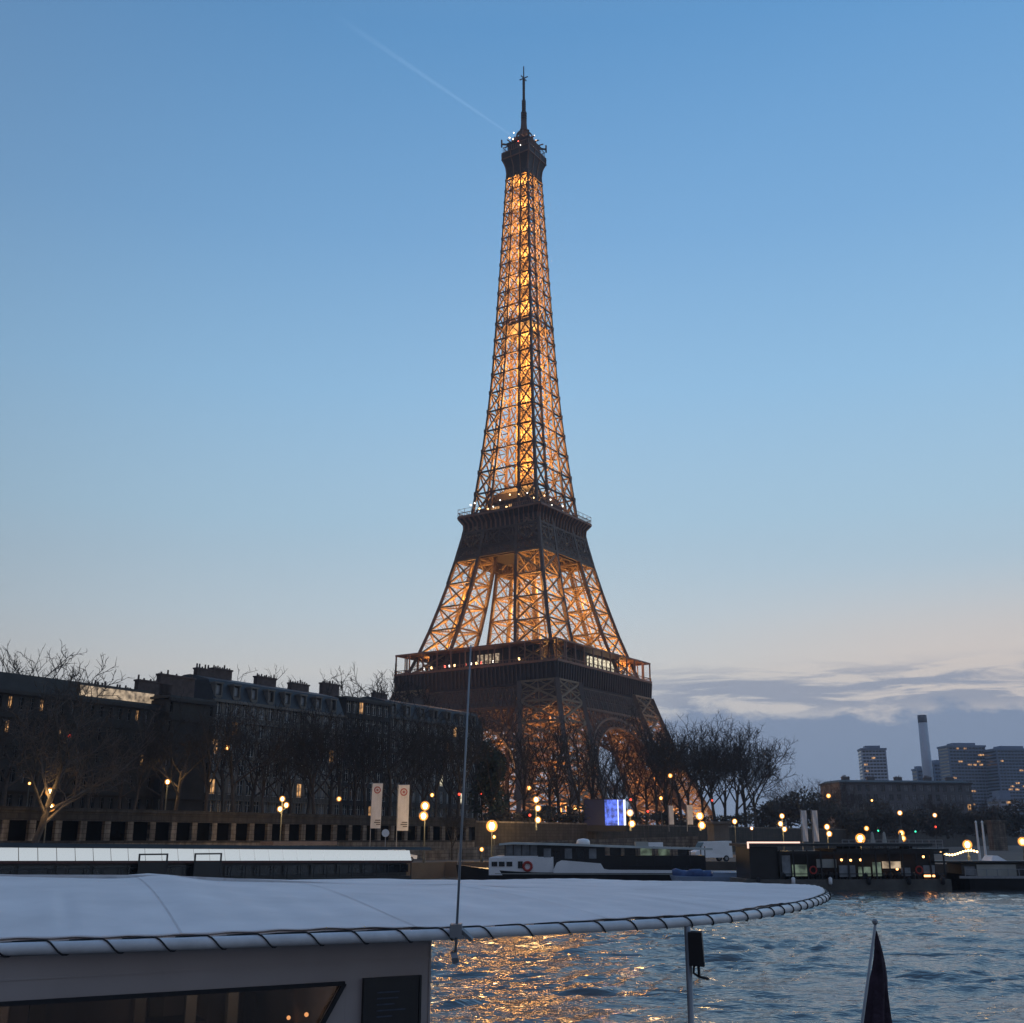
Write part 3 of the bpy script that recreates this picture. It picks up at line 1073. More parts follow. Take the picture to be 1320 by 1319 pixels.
# beam of the beacon at the summit
p0, p1 = at(657, 173, 416), at(425, 15, 404)
mb = MB()
mb.tube([p0, p1], [0.5, 1.5], 10)
bmat = volume_mat('beacon_beam', (0.75, 0.85, 1.0), 0.020)
t = bmat.node_tree
tcn = t.nodes.new('ShaderNodeTexCoord')
dn = t.nodes.new('ShaderNodeVectorMath')
dn.operation = 'DISTANCE'
dn.inputs[1].default_value = tuple(p0)
t.links.new(tcn.outputs['Object'], dn.inputs[0])
mr = t.nodes.new('ShaderNodeMapRange')
mr.inputs[1].default_value = 5.0
mr.inputs[2].default_value = (p1 - p0).length
mr.inputs[3].default_value = 0.040
mr.inputs[4].default_value = 0.0
t.links.new(dn.outputs['Value'], mr.inputs[0])
t.links.new(mr.outputs[0], [n_ for n_ in t.nodes if n_.type == 'EMISSION'][0].inputs[1])
beam_o = mb.build('beacon_beam', bmat)
tag(beam_o, 'thin pale beacon beam slanting up left from the iron tower summit', 'light beam')

# ------------------------------------------------------------------ bare trees


def grow_tree(seed, height, spread, twiggy, mid=(6, 7)):
    r = random.Random(seed)
    tr, cr = MB(), MB()

    def branch(p, d, length, rad, lvl):
        segs = 4 if lvl == 0 else (3 if lvl < 3 else 2)
        pts, rads = [Vector(p)], [rad]
        d = Vector(d).normalized()
        end_r = rad * (0.62 if lvl == 0 else 0.42)
        for i in range(segs):
            wob = (0.06, 0.16, 0.22, 0.28, 0.34)[lvl]
            d = (d + Vector((r.gauss(0, wob), r.gauss(0, wob), r.gauss(0, wob * .7) + (0.10 if lvl in (1, 2) else 0.03)))).normalized()
            pts.append(pts[-1] + d * (length / segs))
            rads.append(rad + (end_r - rad) * (i + 1) / segs)
        (tr if lvl < 2 else cr).tube(pts, rads, (8, 6, 4, 3, 3)[lvl], lvl < 2)
        if lvl >= 4:
            return
        nch = (r.randint(6, 8), r.randint(mid[0] - 1, mid[1]), r.randint(*mid), twiggy)[lvl]
        for c in range(nch):
            lo = (0.45, 0.22, 0.15, 0.1)[lvl]
            t = lo + (1.02 - lo) * (c + r.random()) / nch
            t = min(t, 0.999)
            k = min(int(t * segs), segs - 1)
            f = t * segs - k
            q = pts[k].lerp(pts[k + 1], f)
            dd = (pts[k + 1] - pts[k]).normalized()
            az = c * 2.399 + r.random() * 1.0
            side = dd.orthogonal().normalized()
            side = Matrix.Rotation(az, 3, dd) @ side
            ang = R((r.uniform(28, 58), r.uniform(30, 60), r.uniform(32, 65), r.uniform(30, 70))[lvl])
            nd = dd * math.cos(ang) + side * math.sin(ang)
            nd = Vector((nd.x * spread, nd.y * spread, nd.z + (0.12, 0.30, 0.32, 0.30)[lvl]))
            ln = length * ((1.25, 0.62, 0.52, 0.55)[lvl]) * r.uniform(0.65, 1.2) * (1.15 - 0.45 * t if lvl else 1.0)
            rr = (rad + (end_r - rad) * t) * (0.58, 0.5, 0.5, 0.6)[lvl]
            branch(q, nd, ln, max(rr, (0.05, 0.04, 0.030, 0.024)[lvl]), lvl + 1)

    branch((0, 0, -0.3), (0, 0, 1), height * 0.30, height * 0.0125, 0)
    zs = max(v[2] for v in cr.v)
    k = height / zs
    for m_ in (tr, cr):
        m_.v = [(x * k, y * k, z * k) for x, y, z in m_.v]
    return tr, cr


TREE = []
for i, (h, sp, tw, md) in enumerate(((18, 1.0, 4, (5, 6)), (20, 0.8, 4, (5, 6)), (17, 1.1, 5, (6, 7)), (19, 0.9, 5, (6, 7)), (15, 1.05, 5, (6, 7)), (21, 1.0, 5, (6, 7)),
                                 (19, 0.8, 3, (4, 5)), (18, 0.95, 3, (4, 4)), (20, 0.7, 3, (4, 5)))):
    t_, c_ = grow_tree(40 + i, h, sp, tw, md)
    to, co = t_.build('trunk', M['bark']), c_.build('crown', M['twig'])
    TREE.append((to.data, co.data, h))
    bpy.data.objects.remove(to)
    bpy.data.objects.remove(co)


def tree(x, y, z, h, label, group, rz=None, var=None):
    var = rnd.randrange(len(TREE)) if var is None else var
    tm, cm, hh = TREE[var]
    k = h / hh
    o = empty('bare_tree', (x, y, z), rnd.uniform(0, 6.28) if rz is None else rz, label, 'tree', group)
    inst(tm, 'trunk', o, scale=(k, k, k))
    inst(cm, 'crown', o, scale=(k, k, k))
    return o


def ordinal(n):
    w_ = ['first', 'second', 'third', 'fourth', 'fifth', 'sixth', 'seventh', 'eighth', 'ninth', 'tenth', 'eleventh', 'twelfth', 'thirteenth',
          'fourteenth', 'fifteenth', 'sixteenth', 'seventeenth', 'eighteenth', 'nineteenth', 'twentieth', 'twenty-first', 'twenty-second',
          'twenty-third', 'twenty-fourth', 'twenty-fifth', 'twenty-sixth', 'twenty-seventh', 'twenty-eighth']
    return w_[n - 1]


# (px, T, top py) rows
rowA = [(-40, 106, 905), (38, 107, 880), (110, 108, 905), (168, 106, 915), (222, 107, 910), (262, 106, 905), (300, 107, 892), (336, 106, 905), (372, 108, 898),
        (404, 106, 905), (440, 107, 915), (470, 106, 920), (500, 107, 912), (528, 106, 905), (560, 107, 915), (590, 106, 912)]
for i, (px, T, py) in enumerate(rowA):
    X, Y = st(px, T)
    zt = at(px, py, Y)[2]
    tree(X, Y, SZ, max(11, zt - SZ), 'bare street tree in the quayside row before the houses, %s from the left' % ordinal(i + 1), 'quayside street trees', var=(0, 1, 6, 3, 0, 8)[i % 6])
t_, c_ = grow_tree(77, 19, 1.1, 5, (6, 7))
M['bark_pale'] = mat('bark_pale', (0.085, 0.068, 0.055), 0.9, 0, 0.3, 3, 0.4, 12)
pt_ = at(38, 1085, 104)
o = empty('bare_tree', (pt_[0], 104, QZ), R(160), 'large pale-branched bare tree by the far left lamp, leaning before the quay wall', 'tree')
o.rotation_euler = (R(3), R(9), R(20))
t_.build('trunk', M['bark_pale'], o)
c_.build('crown', M['bark_pale'], o)
pt_ = at(583, 1085, 152)
tree(pt_[0], 152, QZ, at(583, 1022, 152)[2] - QZ, 'small pale tree lit amber beside the two-lantern lamp right of the banners', None, var=2)
rowB = [(0, 120, 868), (75, 121, 880), (150, 119, 900), (205, 121, 905), (285, 119, 895), (322, 121, 905), (360, 119, 905), (395, 121, 900), (425, 119, 905),
        (455, 121, 915), (488, 119, 905), (518, 121, 912), (545, 119, 908), (578, 121, 918), (612, 119, 905)]
for i, (px, T, py) in enumerate(rowB):
    X, Y = st(px, T)
    zt = at(px, py, Y)[2]
    tree(X, Y, SZ, max(11, zt - SZ), 'bare tree in the second row close to the house fronts, %s from the left' % ordinal(i + 1), 'second row of street trees', var=(0, 6, 1, 7, 8)[i % 5])
behind = [(-10, 150, 826, 'far left edge'), (55, 152, 834, 'flat roofed dark house'), (240, 150, 856, 'tall dark chimneyed house'), (345, 152, 860, 'long mansard house'),
          (372, 151, 866, 'right end of the long mansard house'), (455, 152, 866, 'narrow dark house'), (480, 158, 858, 'gap left of the iron tower'), (503, 160, 866, 'left corner of the tower gallery')]
for px, T, py, ref in behind:
    X, Y = st(px, T)
    zt = at(px, py, Y)[2]
    tree(X, Y, SZ, zt - SZ, 'bare treetop rising above the roofs behind the %s' % ref, 'trees behind the houses')
rowC = [(632, 107, 925), (655, 112, 945), (675, 118, 930), (690, 106, 945), (708, 124, 925), (722, 112, 920), (735, 104, 940), (748, 106, 915), (764, 118, 925), (780, 110, 930), (794, 124, 930), (808, 106, 945), (820, 118, 935), (834, 112, 935), (848, 124, 940), (860, 106, 945)]
for i, (px, T, py) in enumerate(rowC):
    X, Y = st(px, T)
    zt = at(px, py, Y)[2]
    tree(X, Y, SZ, zt - SZ, 'slender bare tree standing before the iron tower foot, %s from the left' % ordinal(i + 1), 'trees before the iron tower', var=6 + i % 3)
for i, (px, Y, py) in enumerate(((742, 478, 985), (765, 484, 975), (786, 476, 980), (806, 488, 985), (826, 480, 978), (846, 486, 990), (868, 478, 985))):
    p = at(px, py, Y)
    tree(p[0], Y, SZ, p[2] - SZ, 'bare park tree seen through the right arch behind the iron tower, %s from the left' % ordinal(i + 1), 'trees behind the iron tower', var=2 + i % 4)
rowD = [(862, 104, 905, 2), (890, 107, 930, 2), (924, 105, 932, 3), (950, 106, 922, 5), (976, 108, 940, 4)]
for px, T, py, v, lb in ((908, 116, 935, 3, 'left of the clump middle'), (936, 118, 928, 2, 'right of the clump middle'), (962, 116, 930, 3, 'near its tallest crown'), (880, 120, 915, 5, 'near the tower leg')):
    X, Y = st(px, T)
    zt = at(px, py, Y)[2]
    tree(X, Y, SZ, zt - SZ, 'bare plane tree farther back in the clump beside the tower, ' + lb, 'plane trees right of the iron tower', var=v)
for (px, T, py, v), ref in zip(rowD, ('against the right leg of the iron tower', 'just right of the tower leg', 'in the middle of the clump right of the tower',
                                  'tallest and broadest right of the tower', 'at the right end of the clump beside the tower')):
    X, Y = st(px, T)
    zt = at(px, py, Y)[2]
    tree(X, Y, SZ, zt - SZ, 'tall bare plane tree %s' % ref, 'plane trees right of the iron tower', var=v)
rowE = [(1012, 345, 1000), (1035, 360, 998), (1058, 350, 1000), (1078, 370, 1005), (1100, 345, 1012), (1125, 350, 1020), (1150, 345, 1022), (1178, 350, 1024), (1205, 345, 1022),
        (1232, 350, 1026), (1258, 345, 1028), (1282, 350, 1024), (1305, 345, 1030), (1330, 350, 1030)]
for i, (px, Y, py) in enumerate(rowE):
    p = at(px, py, Y)
    tree(p[0], Y, SZ, p[2] - SZ, 'small bare tree in the dark line before the distant stone block, %s from the left' % ordinal(i + 1), 'distant trees on the right')


def leafy(name, label, cat, loc, rx, ry, rz_, n, size, m, seed, group=None, trunk=True, cone=0.0):
    r = random.Random(seed)
    o = empty(name, loc, 0, label, cat, group)
    mb = MB()
    lobes = [(r.uniform(-.55, .55) * rx, r.uniform(-.55, .55) * ry, r.uniform(0.25, 0.85) * 2 * rz_, r.uniform(.35, .6)) for _ in range(9)]
    for _ in range(n):
        lx, ly, lz, lr = r.choice(lobes)
        v = Vector((r.gauss(0, 1), r.gauss(0, 1), r.gauss(0, 1))).normalized() * (r.random() ** 0.4) * lr
        c = Vector((lx + v.x * rx, ly + v.y * ry, max(0.05, lz + v.z * rz_)))
        if cone:
            k = 1 - cone * min(1, c.z / (2.2 * rz_))
            c.x *= k
            c.y *= k
        s = size * r.uniform(.5, 1.3)
        a = Vector((r.gauss(0, 1), r.gauss(0, 1), r.gauss(0, 1))).normalized() * s
        b = a.orthogonal().normalized() * s * .6
        mb.quad(c - a, c + b, c + a, c - b)
    mb.build('crown', m, o)
    if trunk:
        t = MB()
        t.tube([(0, 0, -.3), (0.1, 0, rz_), (0, 0.1, rz_ * 1.6)], [0.3, 0.2, 0.08], 6)
        t.build('trunk', M['bark'], o)
    return o


X, Y = st(634, 108)
leafy('evergreen_tree', 'dense dark evergreen tree left of the tower base', 'tree', (X, Y, SZ), 4.2, 4.2, 6.2, 2600, 0.42, M['leaf_dark'], 5, cone=0.45)
hed = [(655, 104), (690, 104), (722, 104), (752, 104), (820, 104), (860, 104), (890, 104), (925, 104), (950, 104)]
for i, (px, T) in enumerate(hed):
    X, Y = st(px, T)
    leafy('shrub', 'low dark shrub along the embankment top below the tower, %s from the left' % ordinal(i + 1), 'shrub', (X, Y, SZ - .2), 5.5, 5.5, 1.0 + .4 * (i % 3), 900, 0.3, M['leaf_brown'], 60 + i,
          'shrubs below the tower', trunk=False)
hed2 = [(985, 318), (1015, 322), (1045, 318), (1072, 324), (1100, 318), (1130, 322), (1160, 318), (1190, 322), (1220, 318), (1250, 322), (1280, 318), (1312, 322)]
for i, (px, Y) in enumerate(hed2):
    X = (px - 660) * Y / 1500
    leafy('hedge', 'dark tall hedge clump under the distant trees on the right, %s from the left' % ordinal(i + 1), 'hedge', (X, Y, SZ - 2), 6.5, 3.5, (5.2 if i < 4 else 3.4) + .7 * (i % 3), 1500, 0.55, M['leaf_brown'], 90 + i,
          'hedges under the distant trees', trunk=False)

# ------------------------------------------------------------------ buildings


def window_meshes(wd, h, key, frame):
    fr = MB()
    t, d = 0.09, 0.10
    fr.box(-wd / 2, -wd / 2 + t, 0, d, 0, h)
    fr.box(wd / 2 - t, wd / 2, 0, d, 0, h)
    fr.box(-wd / 2 + t, wd / 2 - t, 0, d, h - t, h)
    fr.box(-wd / 2 + t, wd / 2 - t, 0, d, 0, t)
    fr.box(-t / 2, t / 2, 0.01, d, t, h - t)
    fr.box(-wd / 2 + t, -t / 2, 0.02, d, h * .66, h * .66 + .05)
    fr.box(t / 2, wd / 2 - t, 0.02, d, h * .66, h * .66 + .05)
    fo = fr.build('window', M[frame])
    me = fo.data
    bpy.data.objects.remove(fo)
    panes = {}
    for k in ('glass_dark', 'glass_pale', 'pane_lit', 'pane_white'):
        pm = MB()
        pm.box(-wd / 2 + .02, wd / 2 - .02, d + .02, d + .06, .02, h - .02)
        po = pm.build('pane', M[k])
        panes[k] = po.data
        bpy.data.objects.remove(po)
    return me, panes


WIN = {k: window_meshes(*v) for k, v in {'tall': (1.25, 2.3, 't', 'frame_white'), 'wide': (2.4, 1.6, 'w', 'frame_dark'), 'dormer': (1.0, 1.5, 'd', 'frame_white'),
                                         'far': (1.6, 2.4, 'f', 'frame_dark')}.items()}


def add_window(kind, parent, loc, rz, pane):
    me, panes = WIN[kind]
    wo = inst(me, 'window', parent, loc, rz)
    inst(panes[pane], 'pane', wo)


def facade(wall, root, length, z0, floors, fh, bays, ww, wh, sill, kind, rz, origin, pane_pick, th=0.35):
    """piers and bands along local +x at y=0..th (outside is -y), windows in the openings"""
    c, s = math.cos(rz), math.sin(rz)

    def P(x, y, z):
        return (origin[0] + c * x - s * y, origin[1] + s * x + c * y, z)

    def bx(x0, x1, y0, y1, za, zb):
        wall.hexa([P(x0, y0, za), P(x1, y0, za), P(x1, y1, za), P(x0, y1, za), P(x0, y0, zb), P(x1, y0, zb), P(x1, y1, zb), P(x0, y1, zb)])
    bw = length / bays
    for f in range(floors):
        zb = z0 + f * fh
        bx(0, length, 0, th, zb, zb + sill)
        bx(0, length, 0, th, zb + sill + wh, zb + fh)
        x = 0.0
        for b in range(bays):
            cx = (b + .5) * bw
            bx(x, cx - ww / 2, 0, th, zb + sill, zb + sill + wh)
            x = cx + ww / 2
            add_window(kind, root, P(cx, 0.16, zb + sill), rz, pane_pick(f, b))
        bx(x, length, 0, th, zb + sill, zb + sill + wh)


def picker(seed, lit, pale, white=0.0):
    r = random.Random(seed)

    def f(fl, b):
        q_ = r.random()
        if q_ < lit:
            return 'pane_lit'
        if q_ < lit + white:
            return 'pane_white'
        if q_ < lit + white + pale:
            return 'glass_pale'
        return 'glass_dark'
    return f


def chimney(mb, x, y, z, wd, d, h, pots):
    mb.box(x - wd / 2, x + wd / 2, y - d / 2, y + d / 2, z, z + h)
    mb.box(x - wd / 2 - .12, x + wd / 2 + .12, y - d / 2 - .12, y + d / 2 + .12, z + h, z + h + .25)
    for i in range(pots):
        px_ = x - wd / 2 + .3 + (wd - .6) * i / max(1, pots - 1)
        mb.lathe([(0.17, z + h + .25), (0.13, z + h + .25 + rnd.choice((.3, .45, .7)))], 6, (px_ + rnd.uniform(-.15, .15), y, 0))


def house(label, px0, px1, T, ztop, floors, depth, wallm, kind, ww, wh, sill, bays, roof, picker_, chims=(), base=SZ, group='houses along the far quay'):
    s0, s1 = s_of(px0, T), s_of(px1, T)
    p = bank(s0, T)
    L = s1 - s0
    root = empty('apartment_building', (p[0], p[1], base), ROT, label, 'building', group)
    H = ztop - base
    wall = MB()
    wall.box(0.02, L - .02, 0.36, depth, -.5, H - .02)
    g = 0.6
    fh = (H - g) / floors
    wall.box(0, L, 0, .35, -.5, g)
    facade(wall, root, L, g, floors, fh, bays, ww, wh, sill * fh, kind, 0, (0, 0), picker_)
    wo = wall.build('wall', M[wallm], root)
    cor = MB()
    cor.box(-.25, L + .25, -.45, .0, H - .35, H + .1)
    cor.build('cornice', M[wallm], root)
    for f in (1, floors - 1):
        cor = MB()
        cor.box(0, L, -.35, -.003, g + f * fh - .25, g + f * fh - .05)
        cor.build('string_course', M[wallm], root)
    if kind == 'tall':
        for f in (1, floors - 1):
            rl_ = MB()
            zz = g + f * fh - .05
            rl_.box(0.1, L - .1, -.33, -.29, zz + .9, zz + .96)
            n_ = int(L / .35)
            for j in range(n_ + 1):
                xx = .1 + (L - .24) * j / n_
                rl_.box(xx, xx + .04, -.33, -.29, zz, zz + .9)
            rl_.build('balcony_railing', M['metal_dark'], root)
    rf = MB()
    ro_top = H
    if roof == 'mansard':
        a_ = [(0, .1, H + .1), (L, .1, H + .1), (L, depth, H + .1), (0, depth, H + .1)]
        b_ = [(0.02, 1.7, H + 3.3), (L - .02, 1.7, H + 3.3), (L - .02, depth - 1.7, H + 3.3), (0.02, depth - 1.7, H + 3.3)]
        rf.hexa(a_ + b_)
        rf.hexa(b_ + [(0.3, depth * .45, H + 4.4), (L - .3, depth * .45, H + 4.4), (L - .3, depth * .55, H + 4.4), (.3, depth * .55, H + 4.4)])
        ro_top = H + 3.2
        for b in range(bays):
            if b % 2 == 0 or bays < 9:
                cx = (b + .5) * L / bays
                dm = MB()
                dm.box(cx - .75, cx - .52, .15, 2.0, H + .5, H + 2.5)
                dm.box(cx + .52, cx + .75, .15, 2.0, H + .5, H + 2.5)
                dm.box(cx - .9, cx + .9, .05, 2.2, H + 2.5, H + 2.75)
                dm.box(cx - .52, cx + .52, .15, 2.0, H + .3, H + .75)
                do = dm.build('dormer', M['wall_pale'], root)
                me, panes = WIN['dormer']
                inst(panes['glass_pale' if rnd.random() < .55 else 'glass_dark'], 'pane', do, (cx, .4, H + .8))
    else:
        rf.box(-.3, L + .3, -.3, depth + .3, H + .1, H + .45)
        rf.box(L * .04, L * .96, 2.4, depth - 1, H + .45, H + 2.6 if roof == 'attic' else H + .7)
        ro_top = H + .45
    rfo = rf.build('roof', M['zinc' if roof == 'mansard' else 'roof_dark'], root)
    for cx, wd, h, pots in chims:
        cm = MB()
        chimney(cm, cx * L, depth * .45, ro_top - .5, wd, .9, h, pots)
        cm.build('chimney', M['brick'], rfo)
    return root, L, H


# dark flat roofed block on the left
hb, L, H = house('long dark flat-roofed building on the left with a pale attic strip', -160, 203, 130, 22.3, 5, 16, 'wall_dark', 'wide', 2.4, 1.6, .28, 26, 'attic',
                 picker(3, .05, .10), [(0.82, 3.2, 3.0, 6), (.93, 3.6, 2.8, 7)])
mb = MB()
mb.box(L * .66, L * .975, 2.15, 2.395, H + .75, H + 2.2)
mb.build('attic_window_strip', M['strip_lit'], hb)
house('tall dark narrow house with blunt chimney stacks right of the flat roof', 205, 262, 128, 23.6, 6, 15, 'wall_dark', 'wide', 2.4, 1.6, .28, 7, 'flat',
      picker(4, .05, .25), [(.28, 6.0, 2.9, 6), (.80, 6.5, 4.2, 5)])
house('long grey mansard house with a row of pale dormers', 263, 438, 134, 25.2, 6, 14, 'wall_pale', 'tall', 1.25, 2.3, .22, 16, 'mansard',
      picker(5, .02, .45), [(.10, 3.4, 2.6, 6), (.22, 4.0, 3.0, 8), (.55, 4.4, 2.8, 8), (.82, 4.4, 2.6, 8)])
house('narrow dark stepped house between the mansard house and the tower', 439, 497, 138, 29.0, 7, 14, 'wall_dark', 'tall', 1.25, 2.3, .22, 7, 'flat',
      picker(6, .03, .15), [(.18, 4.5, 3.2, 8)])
house('dim grey house partly hidden behind trees at the tower gallery left', 499, 622, 142, 27.5, 6, 14, 'wall_mid', 'tall', 1.25, 2.3, .22, 14, 'mansard',
      picker(8, .05, .45, .02), [(.12, 4, 2.4, 7), (.5, 4, 2.6, 7)])

# distant stone block on the right
p = at(1088, 1082, 425)
root = empty('apartment_building', (p[0], 425, SZ), R(8), 'long pale stone block in the distance on the right below the high-rises', 'building')
L, H = 52.0, 17.5
wall = MB()
wall.box(.02, L - .02, .36, 18, -1, H - .02)
wall.box(0, L, 0, .35, -1, .6)
facade(wall, root, L, .6, 5, (H - .6) / 5, 17, 1.6, 2.4, .6, 'far', 0, (0, 0), picker(11, .03, .35))
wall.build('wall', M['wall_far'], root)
mb = MB()
mb.box(-.4, L + .4, -.6, 18.4, H + .003, H + .6)
mb.hexa([(0, 0, H + .6), (L, 0, H + .6), (L, 18, H + .6), (0, 18, H + .6), (1, 2.5, H + 1.4), (L - 1, 2.5, H + 1.4), (L - 1, 15, H + 1.4), (1, 15, H + 1.4)])
rfo = mb.build('roof', M['zinc'], root)
for cx in (6, 16, 27, 39, 48):
    cm = MB()
    chimney(cm, cx, 8, H + 1.2, 3, 1, 1.4, 6)
    cm.build('chimney', M['wall_far'], rfo)


def highrise(label, px0, px1, ytop, Y, depth, floors, wallm, rz, seed, lit, top=None):
    a, b = at(px0, ytop, Y), at(px1, ytop, Y)
    L = b[0] - a[0]
    H = a[2] - SZ
    root = empty('high_rise', (a[0], Y, SZ), rz, label, 'building', 'distant high-rise towers')
    mb = MB()
    mb.box(0, L, 0, depth, -2, H)
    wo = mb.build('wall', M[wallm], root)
    mb = MB()
    mb.box(-.6, L + .6, -.6, depth + .6, H + .003, H + 1.6)
    mb.box(L * .2, L * .8, depth * .2, depth * .8, H + 1.6, H + (top or 4))
    mb.build('roof', M['tower_haze_blue'], root)
    r = random.Random(seed)
    fh = H / floors
    for f in range(floors):
        mb = MB()
        mb.box(.8, L - .8, -.12, -.01, f * fh + fh * .30, f * fh + fh * .80)
        nb = int(L / 3.2)
        mb.box(-.12, -.01, 1, depth - 1, f * fh + fh * .30, f * fh + fh * .80)
        mb.build('window_band', M['glass_dark'], root)
    mb = MB()
    nb = int(L / 3.0)
    for j in range(nb + 1):
        x = .8 + (L - 1.6) * j / nb
        mb.box(x - .22, x + .22, -.35, -.13, 0, H - .01)
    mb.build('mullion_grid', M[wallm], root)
    for _ in range(lit):
        x, f = r.uniform(1, L - 5), r.randint(int(floors * .35), floors - 1)
        mb = MB()
        mb.box(x, x + r.uniform(2, 4), -.34, -.125, f * fh + fh * .3, f * fh + fh * .8)
        mb.build('lit_window', M['pane_lit'], root)
    return root


highrise('pale slab high-rise standing alone left of the thin chimney', 1110, 1141, 967, 1000, 18, 26, 'tower_haze_pale', R(-8), 1, 7)
highrise('low blue-grey block at the foot of the thin chimney', 1203, 1228, 985, 1080, 16, 20, 'tower_haze_blue', R(4), 2, 4)
highrise('broad dark high-rise with warm lit windows right of the thin chimney', 1222, 1271, 963, 1020, 22, 27, 'tower_haze_blue', R(3), 3, 16)
highrise('slim high-rise half hidden behind the broad dark one', 1262, 1286, 978, 1150, 18, 24, 'tower_haze_blue', R(3), 4, 4)
highrise('dark vertically ribbed high-rise at the right edge of the view', 1284, 1335, 967, 1000, 22, 27, 'tower_haze_blue', R(5), 5, 14)
highrise('low white stepped building below the high-rise at the right edge', 1288, 1312, 1032, 700, 16, 8, 'tower_haze_pale', R(3), 6, 3, top=6)
highrise('low hazy block showing left of the thin chimney foot', 1182, 1192, 993, 1090, 12, 18, 'tower_haze_blue', R(3), 7, 1)
a, b = at(1188.3, 922, 1060), at(1197, 1010, 1060)
ch = empty('chimney_stack', (a[0], 1060, SZ), 0, 'tall thin pale chimney stack rising between distant high-rises', 'chimney')
mb = MB()
hh = a[2] - SZ
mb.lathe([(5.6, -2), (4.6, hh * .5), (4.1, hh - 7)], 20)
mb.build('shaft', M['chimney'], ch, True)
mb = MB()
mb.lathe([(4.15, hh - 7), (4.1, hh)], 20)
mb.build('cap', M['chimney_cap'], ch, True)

# ------------------------------------------------------------------ retaining wall with dark openings
p = bank(s_of(-110, 100), 100)
sA, sB = s_of(-110, 100), s_of(612, 100)
LW = sB - sA
wall_root = empty('retaining_wall', (p[0], p[1], QZ), ROT, 'long stone quay wall pierced by a row of dark square openings', 'wall')
mb = MB()
zb_, zt_, ztop = 4.35 - QZ, 6.25 - QZ, 7.5 - QZ
mb.box(0, LW, 0, .6, -.3, zb_)
mb.box(0, LW, .601, .62, -.3, SZ - QZ - .4)
n_ = int(LW / 2.85)
for j in range(n_ + 1):
    x = j * 2.85
    mb.box(x - .36, x + .36, 0.01, .6, zb_, zt_)
wo = mb.build('wall', M['stone'], wall_root)
mb = MB()
mb.box(0, LW, -.14, .75, ztop - .35, ztop)
mb.box(0, LW, -.10, -.001, zb_ - .18, zb_ - .003)
mb.box(0, LW, -.02, .58, zt_, ztop - .355)
mb.build('coping', M['stone_dark'], wall_root)
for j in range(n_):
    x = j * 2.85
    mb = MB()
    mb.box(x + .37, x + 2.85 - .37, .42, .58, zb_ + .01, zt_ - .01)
    mb.build('opening_shade', M['shade_black'], wall_root)  # solid black plate painted as the dark inside the hole
p = bank(sB + .05, 100)
low = empty('embankment_wall', (p[0], p[1], QZ), ROT, 'plain low embankment wall below the iron tower', 'wall')
mb = MB()
mb.box(0, 560, 0, .6, -.3, SZ - QZ + .1)
mb.build('wall', M['stone_dark'], low)
mb = MB()
mb.box(0, 560, -.12, .7, SZ - QZ + .103, SZ - QZ + .35)
mb.build('coping', M['stone'], low)
# ramp with a pale parapet down to the lower quay
ramp = empty('ramp_wall', (0, 0, 0), 0, 'pale sloping ramp wall behind the white river barge', 'wall')
mb = MB()
pa, pb, pc = at(545, 1098, 150), at(700, 1084, 168), at(900, 1078, 178)
for a_, b_ in ((pa, pb), (pb, pc)):
    mb.hexa([(a_[0], a_[1], 1.5), (b_[0], b_[1], 1.5), (b_[0], b_[1] + .5, 1.5), (a_[0], a_[1] + .5, 1.5),
             (a_[0], a_[1], a_[2]), (b_[0], b_[1], b_[2]), (b_[0], b_[1] + .5, b_[2]), (a_[0], a_[1] + .5, a_[2])])
mb.build('wall', M['stone'], ramp)

# ------------------------------------------------------------------ street furniture


def street_lamp(px, pys, Y, ground, label, m='lamp', r=0.26, group='lit street lamps', arm=None):
    """post with one or more glowing lanterns at image heights pys"""
    pys = [(q_ if isinstance(q_, tuple) else (px, q_)) for q_ in pys]
    top = at(pys[0][0], pys[0][1], Y)
    root = empty('street_lamp', (top[0], Y, ground), 0, label, 'street lamp', group)
    h = top[2] - ground
    mb = MB()
    mb.lathe([(.16, 0), (.16, .5), (.09, .7), (.06, h * .6), (.045, h - r * .9)], 8)
    for px_, py_ in pys[1:]:
        q_ = at(px_, py_, Y)
        xx, zz = q_[0] - top[0], q_[2] - ground
        if abs(xx) < .15:
            xx = .28
        mb.tube([(0, 0, zz - .5), (xx * .6, 0, zz - .45), (xx, 0, zz - r)], .03, 5)
    mb.build('post', M['post'], root)
    for i, (px_, py_) in enumerate(pys):
        q_ = at(px_, py_, Y)
        xx, zz = q_[0] - top[0], q_[2] - ground
        if i and abs(xx) < .15:
            xx = .28
        mb = MB()
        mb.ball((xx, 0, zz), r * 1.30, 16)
        lo = mb.build('lantern', M['lamp_halo'], root)  # glow sphere imitating bloom; the lamp itself is the bulb inside
        mb = MB()
        mb.lathe([(r * .35, zz - r * .75), (r * .62, zz - r * .1), (r * .60, zz + r * .3), (r * .25, zz + r * .75)], 10, (xx, 0, 0))
        mb.build('bulb', M[m], lo)
        if m == 'lamp_hot':
            point_light('lantern_light', (xx, -1.1, zz - r * .5), 340 * (r / .35), root, (1.0, 0.62, 0.25), .8)
        mb = MB()
        mb.lathe([(r * .40, zz + r * .78), (r * .2, zz + r * 1.0), (.02, zz + r * 1.2)], 8, (xx, 0, 0))
        mb.build('finial', M['metal_dark'], lo)
    return root


